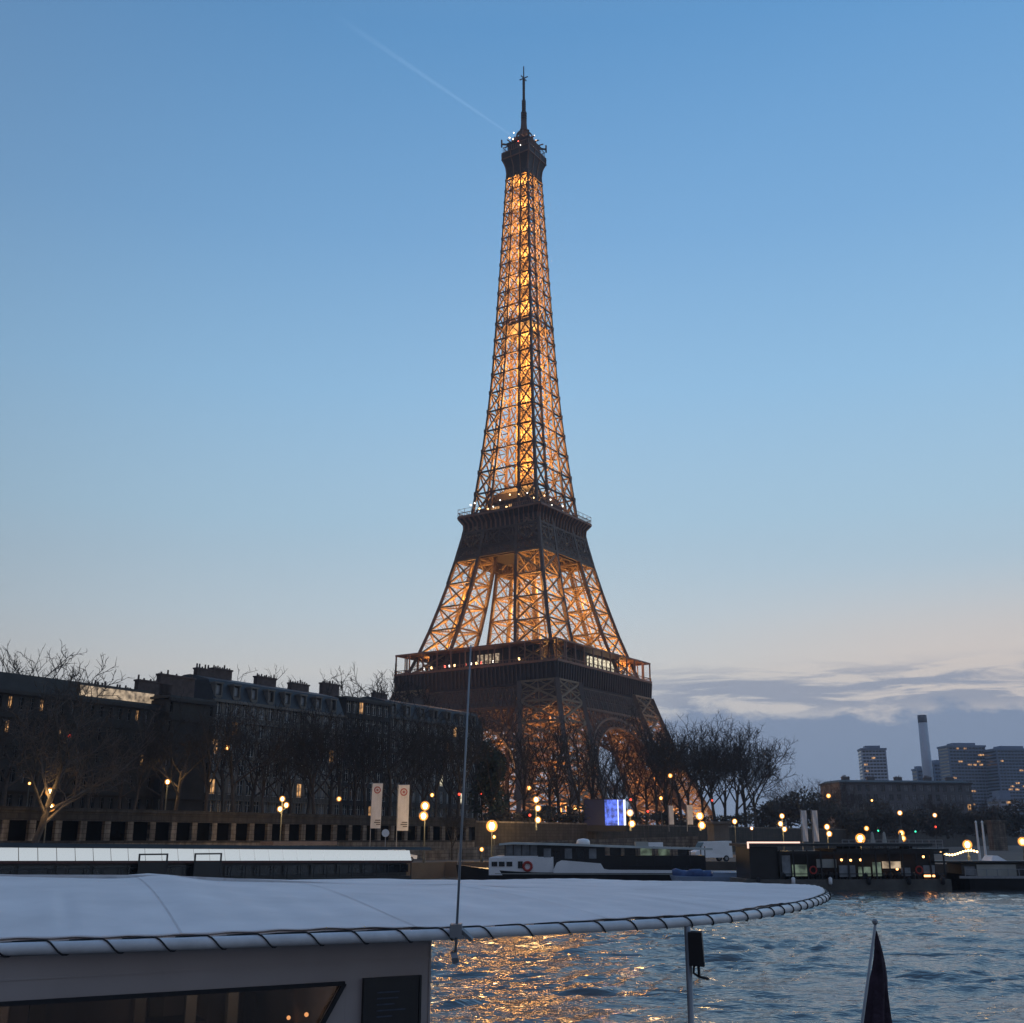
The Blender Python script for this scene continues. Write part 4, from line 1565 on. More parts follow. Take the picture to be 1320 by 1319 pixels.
street_lamp(64, [(64, 1021), (60, 1041)], 105, QZ, 'lit two-lantern lamp at far left before the openings of the quay wall', 'lamp_hot', .30)
street_lamp(364, [(364, 1030), (361, 1043), (369, 1038)], 128, QZ, 'lit three-lantern lamp before the quay wall left of the banners', 'lamp_hot', .27)
street_lamp(547, [(548, 1039), (546, 1052)], 132, QZ, 'tall two-lantern lamp right of the white banners', 'lamp_hot', .42)
street_lamp(557, [(557, 1025)], 168, SZ, 'small lamp lit just above the two-lantern lamp by the banners', 'lamp', .25)
street_lamp(634, [(634, 1065)], 142, QZ, 'bright single globe lamp at the bow of the white barge', 'lamp_hot', .56)
street_lamp(637, [(637, 1079)], 141, QZ, 'small amber lantern just under the bright globe at the barge bow', 'lamp', .20)
street_lamp(691, [(691, 1031), (692, 1042), (691, 1057)], 178, SZ - 1, 'three-lantern lamp over the middle of the white barge', 'lamp_hot', .40)
street_lamp(812, [(812, 1048), (812, 1062)], 185, SZ - 1, 'two-lantern lamp right of the blue screen', 'lamp_hot', .45)
street_lamp(902, [(902, 1052), (903, 1064)], 185, SZ - 1, 'two-lantern lamp at the right foot of the iron tower', 'lamp_hot', .5)
street_lamp(947, [(947, 1059)], 200, QZ, 'small lamp right of the tower foot above the white van', 'lamp_hot', .36)
street_lamp(1008, [(1008, 1052), (1006, 1062), (1009, 1069)], 190, QZ, 'three-lantern leaning cluster lamp left of the paired pale banners', 'lamp_hot', .34)
street_lamp(1066, [(1066, 1066), (1067, 1075)], 190, QZ, 'two-lantern lamp just right of the paired pale banners', 'lamp_hot', .38)
street_lamp(1109, [(1109, 1081)], 150, QZ, 'dazzling globe lamp over the dark floating restaurant', 'lamp_hot', .50)
street_lamp(1117, [(1117, 1068)], 240, QZ, 'faint lamp above the dazzling globe of the floating restaurant', 'lamp', .4)
street_lamp(1162, [(1162, 1074), (1164, 1081)], 190, QZ, 'two-lantern amber lamp midway along the right quay', 'lamp', .4)
street_lamp(1160, [(1160, 1048)], 300, SZ, 'high white lamp before the distant stone block', 'bulb_white', .5)
street_lamp(1205, [(1205, 1051)], 300, SZ, 'high white lamp near the right end of the distant stone block', 'bulb_white', .45)
street_lamp(1247, [(1247, 1089)], 145, QZ, 'dazzling globe lamp beside the two white poles', 'lamp_hot', .46)
street_lamp(1318, [(1318, 1085)], 150, QZ, 'amber globe lamp cut by the right picture edge', 'lamp', .45)
street_lamp(216, [(216, 1008)], 134, SZ, 'single amber lamp among trees before the tall dark house', 'lamp_hot', .26)
street_lamp(293, [(293, 964)], 150, SZ, 'small amber lamp high among trees before the mansard house', 'lamp_dim', .26)
street_lamp(38, [(38, 1010)], 130, SZ, 'small amber lamp among trees at the far left', 'lamp', .16)
street_lamp(437, [(437, 1030)], 150, SZ, 'faint orange lamp beyond the quay wall left of the banners', 'lamp_dim', .26)
street_lamp(741, [(741, 1041), (748, 1043)], 205, SZ, 'small twin lamp left of the dark blue display', 'lamp', .34)
street_lamp(682, [(682, 1016)], 215, SZ, 'small amber lamp among trees at the left tower foot', 'lamp_dim', .36)
street_lamp(864, [(864, 1000)], 230, SZ, 'small orange lamp before the right tower leg', 'lamp_dim', .36)
street_lamp(852, [(852, 1029)], 215, SZ, 'small orange lamp low before the right tower leg', 'lamp', .3)
street_lamp(1068, [(1068, 1026)], 330, SZ, 'lone amber lamp before trees left of the distant stone block', 'lamp', .5)
street_lamp(1124, [(1124, 1032)], 330, SZ, 'tiny pale lamp before the left part of the distant stone block', 'lamp', .3)
street_lamp(969, [(969, 1068)], 210, QZ, 'small white lamp left of the neon outlined pavilion', 'bulb_white', .26)
street_lamp(624, [(621, 1095)], 136, QZ, 'small orange lantern on the quay at the barge bow', 'lamp', .22)


def traffic_light(px, py, Y, ground, colr, label):
    t = at(px, py, Y)
    root = empty('traffic_light', (t[0], Y, ground), 0, label, 'traffic light', 'traffic lights on the embankment road')
    h = t[2] - ground
    mb = MB()
    mb.lathe([(.08, 0), (.06, h - .6)], 6)
    mb.build('post', M['metal_dark'], root)
    mb = MB()
    mb.box(-.2, .2, 0, .25, h - .6, h + .6)
    mb.build('signal_box', M['metal_dark'], root)
    mb = MB()
    mb.ball((0, -.06, h), .19, 8)
    mb.build('signal_lens', M[colr], root)


for px, py, Y, c, lb in ((813, 1031, 190, 'lamp_red', 'red traffic light over the lamp right of the blue screen'), (835, 1046, 200, 'lamp_red', 'red traffic light by the pale pollard right of the screen'),
                         (1206, 1066, 230, 'lamp_red', 'large red traffic light before the distant stone block'), (1132, 1071, 260, 'lamp_green', 'green signal right of the dazzling restaurant globe, before the distant trees'),
                         (1180, 1072, 260, 'lamp_green', 'green signal nearer the red traffic light on the right'),
                         (592, 1024, 170, 'lamp_red', 'red signal by the thin grey pole'), (918, 1032, 240, 'lamp_red', 'red signal right of the tower foot'),
                         (90, 949, 140, 'lamp_red', 'small red light high in the tree on the far left'), (683, 1051, 176, 'lamp_red', 'red signal against the three-lantern lamp'),
                         (621, 1024, 190, 'lamp_red', 'faint red signal by the dark evergreen')):
    traffic_light(px, py, Y, SZ if Y < 200 else QZ, c, lb)


def banner(px, y0, y1, wpx, Y, ground, label, logo=True, lean=0.0, m='banner', group='white quay banners'):
    t, b = at(px, y0, Y), at(px, y1, Y)
    wd = wpx * Y / 1500
    root = empty('banner', (t[0], Y, ground), R(-6), label, 'banner', group)
    zt, zb = t[2] - ground, b[2] - ground
    mb = MB()
    mb.tube([(-wd / 2 - .1, .08, 0), (-wd / 2 - .1, .08, zt + .15)], .05, 6)
    mb.tube([(-wd / 2 - .1, .08, zt + .02), (wd / 2, .05, zt + .02)], .03, 5)
    mb.build('pole', M['metal_grey'], root)
    cl = MB()
    nn = 10
    rows = []
    for i in range(nn + 1):
        z = zb + (zt - zb) * i / nn
        bow = .10 * math.sin(i * 1.1) + lean * (1 - i / nn)
        rows.append([(-wd / 2 + lean * (1 - i / nn) * .5 + wd * j / 4, .04 * math.sin(j * 1.6 + i * .7) + .02 * bow, z) for j in range(5)])
    for i in range(nn):
        for j in range(4):
            cl.quad(rows[i][j], rows[i][j + 1], rows[i + 1][j + 1], rows[i + 1][j])
    cl.v += [(x, y + .012, z) for x, y, z in cl.v]
    n0 = len(cl.v) // 2
    cl.f += [tuple(n0 + k for k in f[::-1]) for f in cl.f]
    co = cl.build('cloth', M[m], root)
    if logo:
        lg = MB()
        zc_ = zt - wd * .62
        r0 = wd * .33
        for j in range(14):
            a0, a1 = 2 * math.pi * j / 14, 2 * math.pi * (j + 1) / 14
            for ra, rb in ((r0 * .74, r0),):
                lg.quad((ra * math.cos(a0), -.07, zc_ + ra * math.sin(a0)), (rb * math.cos(a0), -.07, zc_ + rb * math.sin(a0)),
                        (rb * math.cos(a1), -.07, zc_ + rb * math.sin(a1)), (ra * math.cos(a1), -.07, zc_ + ra * math.sin(a1)))
        lg.poly([(r0 * (.52 if j % 2 else .18) * math.cos(math.pi * j / 8), -.07, zc_ + r0 * (.52 if j % 2 else .18) * math.sin(math.pi * j / 8)) for j in range(16)])
        lg.build('round_emblem', M['banner_red'], co)
        tx = MB()
        for k, (zz, ww_) in enumerate(((zb + .9, .5), (zb + .65, .6), (zb + .42, .4))):
            tx.box(wd * .38 - wd * ww_, wd * .38, -.075, -.06, zz, zz + .11)
        tx.build('small_print', M['banner_ink'], co)
    return root


banner(487, 1010, 1068, 13.5, 141, QZ, 'left of the two white quay banners with a red round emblem', True, -.25)
banner(521, 1012, 1071, 14.5, 138, QZ, 'right of the two white banners with a red round emblem, by the two-lantern lamp', True, -.1)
banner(1036, 1045, 1085, 6.5, 150, QZ, 'left pale banner of the pair behind the floating restaurant', False, 0)
banner(1050, 1045, 1085, 6.5, 150, QZ, 'right pale banner of the pair behind the floating restaurant', False, 0)
banner(865, 1039, 1063, 6, 205, SZ - 1, 'grey upright board left of the tower foot lamp', False, 0)
banner(889, 1038, 1063, 7, 203, SZ - 1, 'pale pinkish upright board beside the tower foot lamp', False, 0)
banner(743, 1042, 1063, 6, 205, SZ - 1, 'dim grey upright board left of the dark blue display', False, 0)
# blue display
t, b = at(779, 1031, 200), at(807, 1064, 200)
scr = empty('display_screen', (t[0], 200, SZ - 1), 0, 'glowing blue display box with a white bright edge below the tower', 'screen')
wd, zt, zb = b[0] - t[0], t[2] - SZ + 1, b[2] - SZ + 1
mb = MB()
mb.box(-3.6, wd, .15, 3, 0, zt + .15)
mb.build('housing', M['metal_dark'], scr)
mb = MB()
mb.box(.05, wd * .88, 0, .147, zb, zt)
mb.build('screen', M['screen_blue'], scr)
mb = MB()
mb.box(wd * .90, wd, -.03, .147, zb, zt)
mb.box(wd * .62, wd * .66, -.03, -.003, zb, zt)
mb.build('light_strip', M['screen_edge'], scr)
mb = MB()
mb.box(-3.5, -.1, 0, .147, zb, zt)
M['screen_dim'].node_tree.nodes['Principled BSDF'].inputs['Base Color'].default_value = (.004, .004, .008, 1)
mb.build('dim_screen', M['screen_dim'], scr)
# round sign on the quay
t = at(497, 1074, 128)
sg = empty('round_sign', (at(497, 1074, 128)[0], 128, QZ), 0, 'white round sign on a post between the two white banners', 'sign')
mb = MB()
mb.lathe([(.05, 0), (.05, t[2] - QZ)], 6)
mb.build('post', M['metal_grey'], sg)
mb = MB()
mb.tube([(0, -.08, t[2] - QZ), (0, -.03, t[2] - QZ)], .42, 14)
mb.build('disc', M['white_paint'], sg)
# white poles and pedestal on the right
for px, lb in ((1258, 'left slim white flagpole beside the right globe lamp'), (1266, 'right slim white flagpole beside the right globe lamp')):
    t = at(px, 1061, 140)
    mb = MB()
    mb.lathe([(.16, 0), (.12, t[2] - QZ), (.18, t[2] - QZ + .1), (.02, t[2] - QZ + .3)], 8, (0, 0, 0))
    o = mb.build('flagpole', M['white_paint'])
    o.location = (t[0], 140, QZ)
    tag(o, lb, 'flagpole', 'white poles on the right quay')
t = at(1282, 1050, 280)
pd = empty('stone_pedestal', (t[0], 280, QZ), 0, 'pale stone bridge pedestal with a statue silhouette at far right', 'pedestal')
mb = MB()
mb.box(-1.6, 1.6, -1.6, 1.6, 0, 6.5)
mb.box(-1.9, 1.9, -1.9, 1.9, 6.503, 7.0)
mb.build('base', M['stone'], pd)
mb = MB()
mb.lathe([(.9, 7.0), (.8, 8.0), (1.0, 8.8), (.5, 9.6), (.35, 10.1), (.1, 10.6)], 8)
mb.tube([(.4, 0, 8.9), (1.5, .2, 8.4), (1.7, .2, 7.1)], [.35, .5, .3], 6)
mb.build('statue', M['stone_dark'], pd)
# lit stone kiosk
t = at(928, 1062, 176)
ks = empty('kiosk', (t[0], 176, QZ), R(10), 'small pale stone kiosk lit warm by the tower foot lamp', 'kiosk')
mb = MB()
kh = t[2] - QZ
mb.box(-1.0, 1.4, 0, 3, 0, kh)
mb.box(-1.3, 1.7, -.3, 3.3, kh + .003, kh + .35)
mb.box(-.1, .7, -.05, -.003, kh * .45, kh * .75)
mb.build('wall', M['wall_pale'], ks)
mb = MB()
mb.box(-.7, .2, -.06, -.002, 0.1, 2.1)
mb.build('door', M['frame_dark'], ks)


# ------------------------------------------------------------------ vehicles on the quay
def wheel(parent, x, y, r=.36, w_=.24):
    mb = MB()
    mb.tube([(x, y - w_ / 2, r), (x, y + w_ / 2, r)], r, 14)
    wo = mb.build('wheel', M['rope'], parent)
    mb = MB()
    mb.tube([(x, y - w_ / 2 - .02, r), (x, y + w_ / 2 + .02, r)], r * .55, 10)
    mb.build('rim', M['metal_grey'], wo)


def van(loc, rz, label):
    root = empty('delivery_van', loc, rz, label, 'van')
    prof = [(-2.6, .45), (2.5, .45), (2.55, 1.1), (1.75, 1.35), (1.15, 2.3), (-2.6, 2.4)]
    mb = MB()
    i = len(mb.v)
    for y in (-.95, .95):
        mb.v += [(x, y * (1 if z < 1.3 else .9), z) for x, z in prof]
    n = len(prof)
    mb.f.append(tuple(range(n)))
    mb.f.append(tuple(range(n, 2 * n))[::-1])
    for k in range(n):
        k2 = (k + 1) % n
        mb.f.append((k2, k, n + k, n + k2))
    mb.build('body', M['white_paint'], root)
    mb = MB()
    mb.quad((1.70, -.80, 1.42), (1.70, .80, 1.42), (1.21, .78, 2.22), (1.21, -.78, 2.22))
    mb.v = [(x + .03, y, z + .02) for x, y, z in mb.v]
    mb.build('windscreen', M['glass_dark'], root)
    mb = MB()
    for y in (-.965,):
        mb.quad((.3, y + .02, 1.4), (1.5, y + .02, 1.4), (1.1, y + .06, 2.15), (.3, y + .06, 2.15))
    mb.build('side_window', M['glass_dark'], root)
    for x in (-1.7, 1.7):
        for y in (-.86, .86):
            wheel(root, x, y)
    return root


p = at(918, 1122, 141)
van((at(916, 1115, 143)[0], 143, QZ), R(200), 'white van parked on the quay behind the barge stern')
def small_car(loc, rz, label, m):
    root = empty('parked_car', loc, rz, label, 'car', 'cars parked along the right quay')
    prof = [(-2.1, .35), (2.1, .35), (2.15, .75), (1.2, .92), (.6, 1.42), (-.9, 1.45), (-1.7, .98), (-2.15, .9)]
    mb = MB()
    for y in (-.82, .82):
        mb.v += [(x, y * (1 if z < 1 else .82), z) for x, z in prof]
    n = len(prof)
    mb.f.append(tuple(range(n)))
    mb.f.append(tuple(range(n, 2 * n))[::-1])
    for k in range(n):
        k2 = (k + 1) % n
        mb.f.append((k2, k, n + k, n + k2))
    mb.build('body', M[m], root)
    mb = MB()
    for y in (-1, 1):
        q_ = [(-1.4, y * .76, 1.0), (.95, y * .76, 1.0), (.55, y * .69, 1.36), (-.85, y * .69, 1.38)]
        mb.hexa([(a_, b_, c_) for a_, b_, c_ in q_] + [(a_, b_ + y * .03, c_) for a_, b_, c_ in q_])
    mb.build('side_window', M['glass_dark'], root)
    for x in (-1.35, 1.35):
        for y in (-.75, .75):
            wheel(root, x, y, .31, .2)
    return root


small_car((at(513, 1100, 138)[0], 138, QZ), R(30), 'small white car tail showing past the right end of the long restaurant boat', 'white_paint')


# ------------------------------------------------------------------ boats
def hull_mesh(mb, L, B, z0, z1, bow=0.22, stern=0.1, sheer=0.5, n=26, flare=1.0):
    """long hull along +x from 0 to L (bow at x=0)"""
    rows = []
    for i in range(n + 1):
        t = i / n
        x = L * t
        if t < bow:
            w_ = math.sin(t / bow * math.pi / 2) ** .75
        elif t > 1 - stern:
            w_ = .72 + .28 * math.cos((t - 1 + stern) / stern * math.pi / 2)
        else:
            w_ = 1.0
        w_ = max(w_, .04)
        zt = z1 + sheer * max(0, 1 - t / .3) ** 2
        hw = B / 2 * w_
        rows.append([(x + (.6 * (1 - t / bow) if t < bow else 0), -hw * .86, z0), (x, -hw * flare, zt), (x, hw * flare, zt), (x + (.6 * (1 - t / bow) if t < bow else 0), hw * .86, z0)])
    base = len(mb.v)
    for r_ in rows:
        mb.v += r_
    for i in range(n):
        for j in range(4):
            j2 = (j + 1) % 4
            a_ = base + i * 4
            mb.f.append((a_ + j, a_ + j2, a_ + 4 + j2, a_ + 4 + j))
    mb.f.append((base, base + 1, base + 2, base + 3))
    e_ = base + n * 4
    mb.f.append((e_ + 3, e_ + 2, e_ + 1, e_))
    return rows


# long restaurant boat with a white panel band, moored on the left
a_, b_ = Vector((-46.5, 80.5, 0)), Vector((-11.4, 114.0, 0))
d = b_ - a_
LB = d.length
rb = empty('restaurant_boat', a_, math.atan2(d.y, d.x), 'long low restaurant boat with a white panel band under a black roof', 'boat')
mb = MB()
mb.box(0, LB, -2.6, 2.6, -.6, 1.2)
mb.build('hull', M['hull_black'], rb)
mb = MB()
mb.box(.2, LB - .3, -2.2, 2.2, 1.2, 2.95)
mb.build('cabin', M['hull_black'], rb)


def zr(x, base):
    return base - .55 * x / LB


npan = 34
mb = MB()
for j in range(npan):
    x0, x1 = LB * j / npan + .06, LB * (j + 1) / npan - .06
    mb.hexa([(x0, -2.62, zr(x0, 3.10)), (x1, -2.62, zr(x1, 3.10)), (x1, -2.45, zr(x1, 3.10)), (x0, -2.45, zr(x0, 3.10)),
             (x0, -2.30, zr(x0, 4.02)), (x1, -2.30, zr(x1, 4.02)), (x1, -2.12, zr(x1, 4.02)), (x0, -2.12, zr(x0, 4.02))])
mb.build('white_panel_band', M['white_panel_glow'], rb)
mb = MB()
mb.hexa([(-.3, -2.9, zr(0, 4.05)), (LB + 2.2, -2.9, zr(LB, 4.05)), (LB + 2.2, 2.9, zr(LB, 4.05)), (-.3, 2.9, zr(0, 4.05)),
         (-.3, -2.7, zr(0, 4.38)), (LB + 2.2, -2.7, zr(LB, 4.30)), (LB + 2.2, 2.7, zr(LB, 4.30)), (-.3, 2.7, zr(0, 4.38))])
mb.build('roof', M['roof_dark'], rb)
mb = MB()
mb.hexa([(0, -2.64, zr(0, 2.9)), (LB, -2.64, zr(LB, 2.9)), (LB, -2.3, zr(LB, 2.9)), (0, -2.3, zr(0, 2.9)),
         (0, -2.64, zr(0, 3.08)), (LB, -2.64, zr(LB, 3.08)), (LB, -2.3, zr(LB, 3.08)), (0, -2.3, zr(0, 3.08))])
mb.build('red_trim', M['wood_red'], rb)
for j in range(17):
    x0 = LB * j / 17 + .15
    mb = MB()
    mb.box(x0, x0 + LB / 17 - .3, -2.27, -2.21, 1.5, zr(x0, 2.72))
    mb.build('cabin_window', M['glass_dark'], rb)
mb = MB()
for j in range(36):
    x0 = LB * j / 35
    mb.box(min(x0, LB - .05), min(x0, LB - .05) + .05, -2.58, -2.52, 1.2, 2.3)
mb.box(0, LB, -2.59, -2.53, 2.3, 2.36)
mb.build('side_railing', M['metal_dark'], rb)
mb = MB()
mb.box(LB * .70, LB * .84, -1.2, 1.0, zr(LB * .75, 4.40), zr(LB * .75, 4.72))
mb.build('roof_hatch', M['orange_lit_roof'], rb)
for x0 in (LB * .425, LB * .525):
    fr = MB()
    fr.box(x0, x0 + 2.5, -2.95, -2.85, 3.28, 3.4)
    fr.box(x0, x0 + .12, -2.95, -2.85, 1.3, 3.28)
    fr.box(x0 + 2.38, x0 + 2.5, -2.95, -2.85, 1.3, 3.28)
    fr.box(x0 + .12, x0 + 2.38, -2.93, -2.87, 1.4, 2.7)
    fr.build('gangway_gate', M['hull_black'], rb)

# white and black river barge in the middle
a_ = onz(588, 1136, 0)
a_ = Vector((-6.0, 125.0, 0))
b_ = Vector((27.5, 123.0, 0))
d = b_ - a_
LP = d.length
pn = empty('river_barge', a_, math.atan2(d.y, d.x), 'white and black river barge with a long pale-edged canopy roof', 'boat')
mb = MB()
hull_mesh(mb, LP, 5.2, -.7, 1.18, sheer=.75)
mb.build('hull', M['hull_black'], pn, False)


def bx_(px):      # image x to barge x
    return (px - 588) / (985 - 588) * LP


def bz_(py):      # image y to height at the barge's side
    return HC + (1082 - py) * 121.5 / 1564


mb = MB()
# white side band: low bow house, then raised topside with the curved cut
x0, x1, x2, x3 = bx_(632), bx_(712), bx_(720), bx_(775)
mb.box(x0, x1, -2.3, 2.3, .9, bz_(1106))
mb.hexa([(x0, -2.3, bz_(1106)), (x1, -2.3, bz_(1106)), (x1, 2.3, bz_(1106)), (x0, 2.3, bz_(1106)),
         (x0 + .8, -2.1, bz_(1103.5)), (x1, -2.1, bz_(1103.5)), (x1, 2.1, bz_(1103.5)), (x0 + .8, 2.1, bz_(1103.5))])
mb.build('bow_house', M['white_paint'], pn)
mb = MB()
top = [(bx_(712), bz_(1121)), (bx_(716), bz_(1112)), (bx_(722), bz_(1109)), (bx_(770), bz_(1113)), (bx_(774), bz_(1120)), (bx_(780), bz_(1121)), (bx_(975), bz_(1122))]
for (xa, za), (xb, zb) in zip(top[:-1], top[1:]):
    mb.hexa([(xa, -2.66, 1.15), (xb, -2.66, 1.15), (xb, -2.55, 1.15), (xa, -2.55, 1.15), (xa, -2.66, za), (xb, -2.66, zb), (xb, -2.52, zb), (xa, -2.52, za)])
mb.build('topside', M['white_paint'], pn)
mb = MB()
mb.hexa([(bx_(640), -2.74, 1.02), (bx_(960), -2.74, 1.00), (bx_(960), -2.63, 1.00), (bx_(640), -2.63, 1.02),
         (bx_(640), -2.74, 1.10), (bx_(960), -2.74, 1.08), (bx_(960), -2.63, 1.08), (bx_(640), -2.63, 1.10)])
mb.build('rubbing_strake', M['roof_pale'], pn)
# small windows of the bow house
for px in (639, 648, 657.5):
    mb = MB()
    mb.box(bx_(px) - .3, bx_(px) + .3, -2.36, -2.302, bz_(1117), bz_(1111))
    mb.build('porthole_window', M['glass_dark'], pn)
mb = MB()
mb.box(bx_(671) - .25, bx_(671) + .25, -2.36, -2.302, bz_(1119.5), bz_(1110.5))
mb.build('bow_house_door', M['glass_dark'], pn)
# wheelhouse
wx0, wx1 = bx_(652), bx_(693)
mb = MB()
for x in np.linspace(wx0, wx1, 5):
    mb.beam((x, -2.0, bz_(1103.5)), (x, -1.9, bz_(1089)), .14)
    mb.beam((x, 2.0, bz_(1103.5)), (x, 1.9, bz_(1089)), .14)
mb.box(wx0, wx1, -2.05, 2.05, bz_(1105), bz_(1103))
mb.build('wheelhouse_frame', M['frame_dark'], pn)
mb = MB()
mb.box(wx0 + .1, wx1 - .1, -1.92, 1.92, bz_(1103), bz_(1090))
mb.build('wheelhouse_glass', M['glass_pale'], pn)
# saloon
mb = MB()
mb.box(bx_(693), bx_(775), -2.2, 2.2, .9, bz_(1089.5))
mb.box(bx_(775), bx_(898), -1.9, 1.9, .9, bz_(1103))
mb.build('saloon', M['hull_black'], pn)
for j, px in enumerate((700, 712, 726, 741, 756)):
    mb = MB()
    mb.box(bx_(px), bx_(px + 9), -2.27, -2.203, bz_(1107), bz_(1094))
    mb.build('saloon_window', M['glass_pale' if j in (0, 2, 4) else 'glass_dark'], pn)
for j, px in enumerate((782, 800, 820, 842, 866)):
    mb = MB()
    mb.box(bx_(px), bx_(px + 14), -1.0, -.95, bz_(1103), bz_(1093))
    mb.build('rear_screen', M['pane_green_sheen' if j in (2, 3) else 'glass_dark'], pn)
mb = MB()
for px in (775, 795, 815, 836, 858, 880, 898):
    for y in (-2.1, 2.1):
        mb.beam((bx_(px), y, .9), (bx_(px), y, bz_(1091)), .09)
for z_ in (bz_(1116), bz_(1119), bz_(1122)):
    mb.beam((bx_(785), -2.3, z_), (bx_(898), -2.3, z_), .05)
for px in range(785, 900, 9):
    mb.beam((bx_(px), -2.3, bz_(1126)), (bx_(px), -2.3, bz_(1116)), .05)
mb.build('deck_railing', M['metal_dark'], pn)
mb = MB()
rp = [(bx_(645), bz_(1088)), (bx_(660), bz_(1086.5)), (bx_(720), bz_(1088)), (bx_(800), bz_(1091)), (bx_(907), bz_(1094))]
for (xa, za), (xb, zb) in zip(rp[:-1], rp[1:]):
    mb.hexa([(xa, -2.75, za - .16), (xb, -2.75, zb - .16), (xb, 2.75, zb - .16), (xa, 2.75, za - .16),
             (xa, -2.6, za + .05), (xb, -2.6, zb + .05), (xb, 2.6, zb + .05), (xa, 2.6, za + .05)])
mb.build('canopy_roof', M['roof_pale'], pn)
mb = MB()
mb.lathe([(.75, bz_(1090)), (.72, bz_(1084)), (.55, bz_(1082)), (.1, bz_(1081))], 12, (bx_(749), 0, 0))
mb.build('roof_dome', M['white_paint'], pn, True)
mb = MB()
mb.box(bx_(830), bx_(848), -1.2, 1, bz_(1092.5), bz_(1086))
mb.build('roof_box', M['white_paint'], pn)
mb = MB()
mb.box(bx_(814), bx_(830) - .02, -1.2, 1, bz_(1092.5), bz_(1085.2))
mb.build('roof_locker', M['roof_pale'], pn)
mb = MB()
ri = [(bx_(680) + .42 * math.cos(t), -2.42, bz_(1117) + .42 * math.sin(t)) for t in np.linspace(0, 2 * math.pi, 17)]
mb.tube(ri, .13, 6, False)
lb = mb.build('lifebuoy', M['red'], pn)
mb = MB()
mb.tube([(bx_(590), 0, 1.5), (bx_(590) + .1, 0, 3.1)], .04, 5)
mb.build('bow_staff', M['metal_grey'], pn)

# covered boat moored at the barge's stern
a_, b_ = Vector((15.6, 116.2, 0)), Vector((25.2, 113.5, 0))
d = b_ - a_
LC = d.length
cb = empty('covered_boat', a_, math.atan2(d.y, d.x), 'pale blue low boat with a rolled blue tarpaulin, behind the near canopy', 'boat')
mb = MB()
hull_mesh(mb, LC, 3.0, -.4, 1.0, bow=.12, sheer=.1)
mb.build('hull', M['boat_blue'], cb)
mb = MB()
pts_ = [(x, -.3 + .1 * math.sin(x * 2), 1.15 + .08 * math.sin(x * 3)) for x in np.linspace(.3, 4.2, 14)]
mb.tube(pts_, [.42 + .12 * abs(math.sin(i * 1.9)) for i in range(14)], 10)
mb.build('tarpaulin', M['tarp_blue'], cb, True)
mb = MB()
mb.box(4.4, LC - .4, -1.3, 1.3, 1.0, 1.42)
mb.build('hatch_cover', M['boat_blue'], cb)
mb = MB()
mb.box(LC - .38, LC - .05, -1.3, 1.3, .9, 1.75)
mb.build('stern_board', M['white_paint'], cb)

# dark floating restaurant on the right
fr_ = empty('floating_restaurant', (22.5, 106.0, 0), R(1.5), 'dark glazed floating restaurant moored on the right bank side', 'boat')
LF = 20.0


def fz(py):
    return HC + (1082 - py) * 103 / 1564


def fx(px):
    return (px - 660) * 103.5 / 1500 - 22.5


mb = MB()
mb.box(fx(960), fx(1226), -1.8, 5, -.5, fz(1134))
mb.build('hull', M['hull_grey'], fr_)
mb = MB()
mb.box(fx(968), fx(1005), -1.2, 4.5, fz(1134), fz(1092))
mb.box(fx(1005), fx(1222), .9, 4.5, fz(1134), fz(1098))
mb.build('cabin', M['hull_black'], fr_)
mb = MB()
mb.box(fx(962), fx(1205), -2.0, 5.2, fz(1091), fz(1087.5))
mb.box(fx(1080), fx(1228), -1.6, 5.0, fz(1098.5), fz(1094.5))
mb.build('roof', M['roof_dark'], fr_)
mb = MB()
mb.box(fx(965), fx(1032), -2.06, -2.003, fz(1087.2), fz(1085.2))
mb.box(fx(963), fx(965.2), -2.06, -2.003, fz(1094), fz(1085.2))
mb.build('neon_outline', M['neon'], fr_)
mb = MB()
for px in np.linspace(1006, 1220, 13):
    mb.beam((fx(px), -1.6, fz(1134)), (fx(px), -1.6, fz(1096)), .12)
mb.beam((fx(1005), -1.62, fz(1127)), (fx(1222), -1.62, fz(1127)), .07)
mb.beam((fx(1005), -1.62, fz(1100)), (fx(1222), -1.62, fz(1100)), .16)
mb.build('glazing_bars', M['metal_dark'], fr_)
for px0, px1, y0, y1, k in ((1009, 1020, 1103, 1130, 'glass_pale'), (1022, 1041, 1115, 1130, 'pane_green_sheen'), (1054, 1080, 1108, 1119, 'roof_pale'), (1083, 1104, 1116, 1131, 'glass_pale'),
                            (1108, 1124, 1118, 1130, 'pane_green_sheen'), (1127, 1138, 1112, 1130, 'pane_green_sheen'), (1140, 1164, 1111, 1120, 'strip_lit'), (1164, 1176, 1119, 1130, 'glass_pale'),
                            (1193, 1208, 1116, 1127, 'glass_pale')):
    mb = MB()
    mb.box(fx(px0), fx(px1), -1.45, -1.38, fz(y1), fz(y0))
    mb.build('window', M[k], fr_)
mb = MB()
for px in np.linspace(1010, 1215, 24):
    mb.lathe([(.22, fz(1134)), (.3, fz(1129)), (.16, fz(1125))], 6, (fx(px), -.9 + .4 * math.sin(px), 0))
mb.build('deck_chairs', M['hull_black'], fr_)
for px, py in ((1088, 1109), (1100, 1109.5), (1113, 1109), (1196, 1105), (1158, 1115), (1160, 1121)):
    mb = MB()
    mb.ball((fx(px), -1.2, fz(py)), .11, 6)
    mb.build('cabin_light_dot', M['lamp_dim'], fr_)
mb = MB()
mb.box(fx(1193), fx(1207), -1.5, -1.46, fz(1131), fz(1128.5))
mb.build('glowing_strip', M['lamp_dim'], fr_)

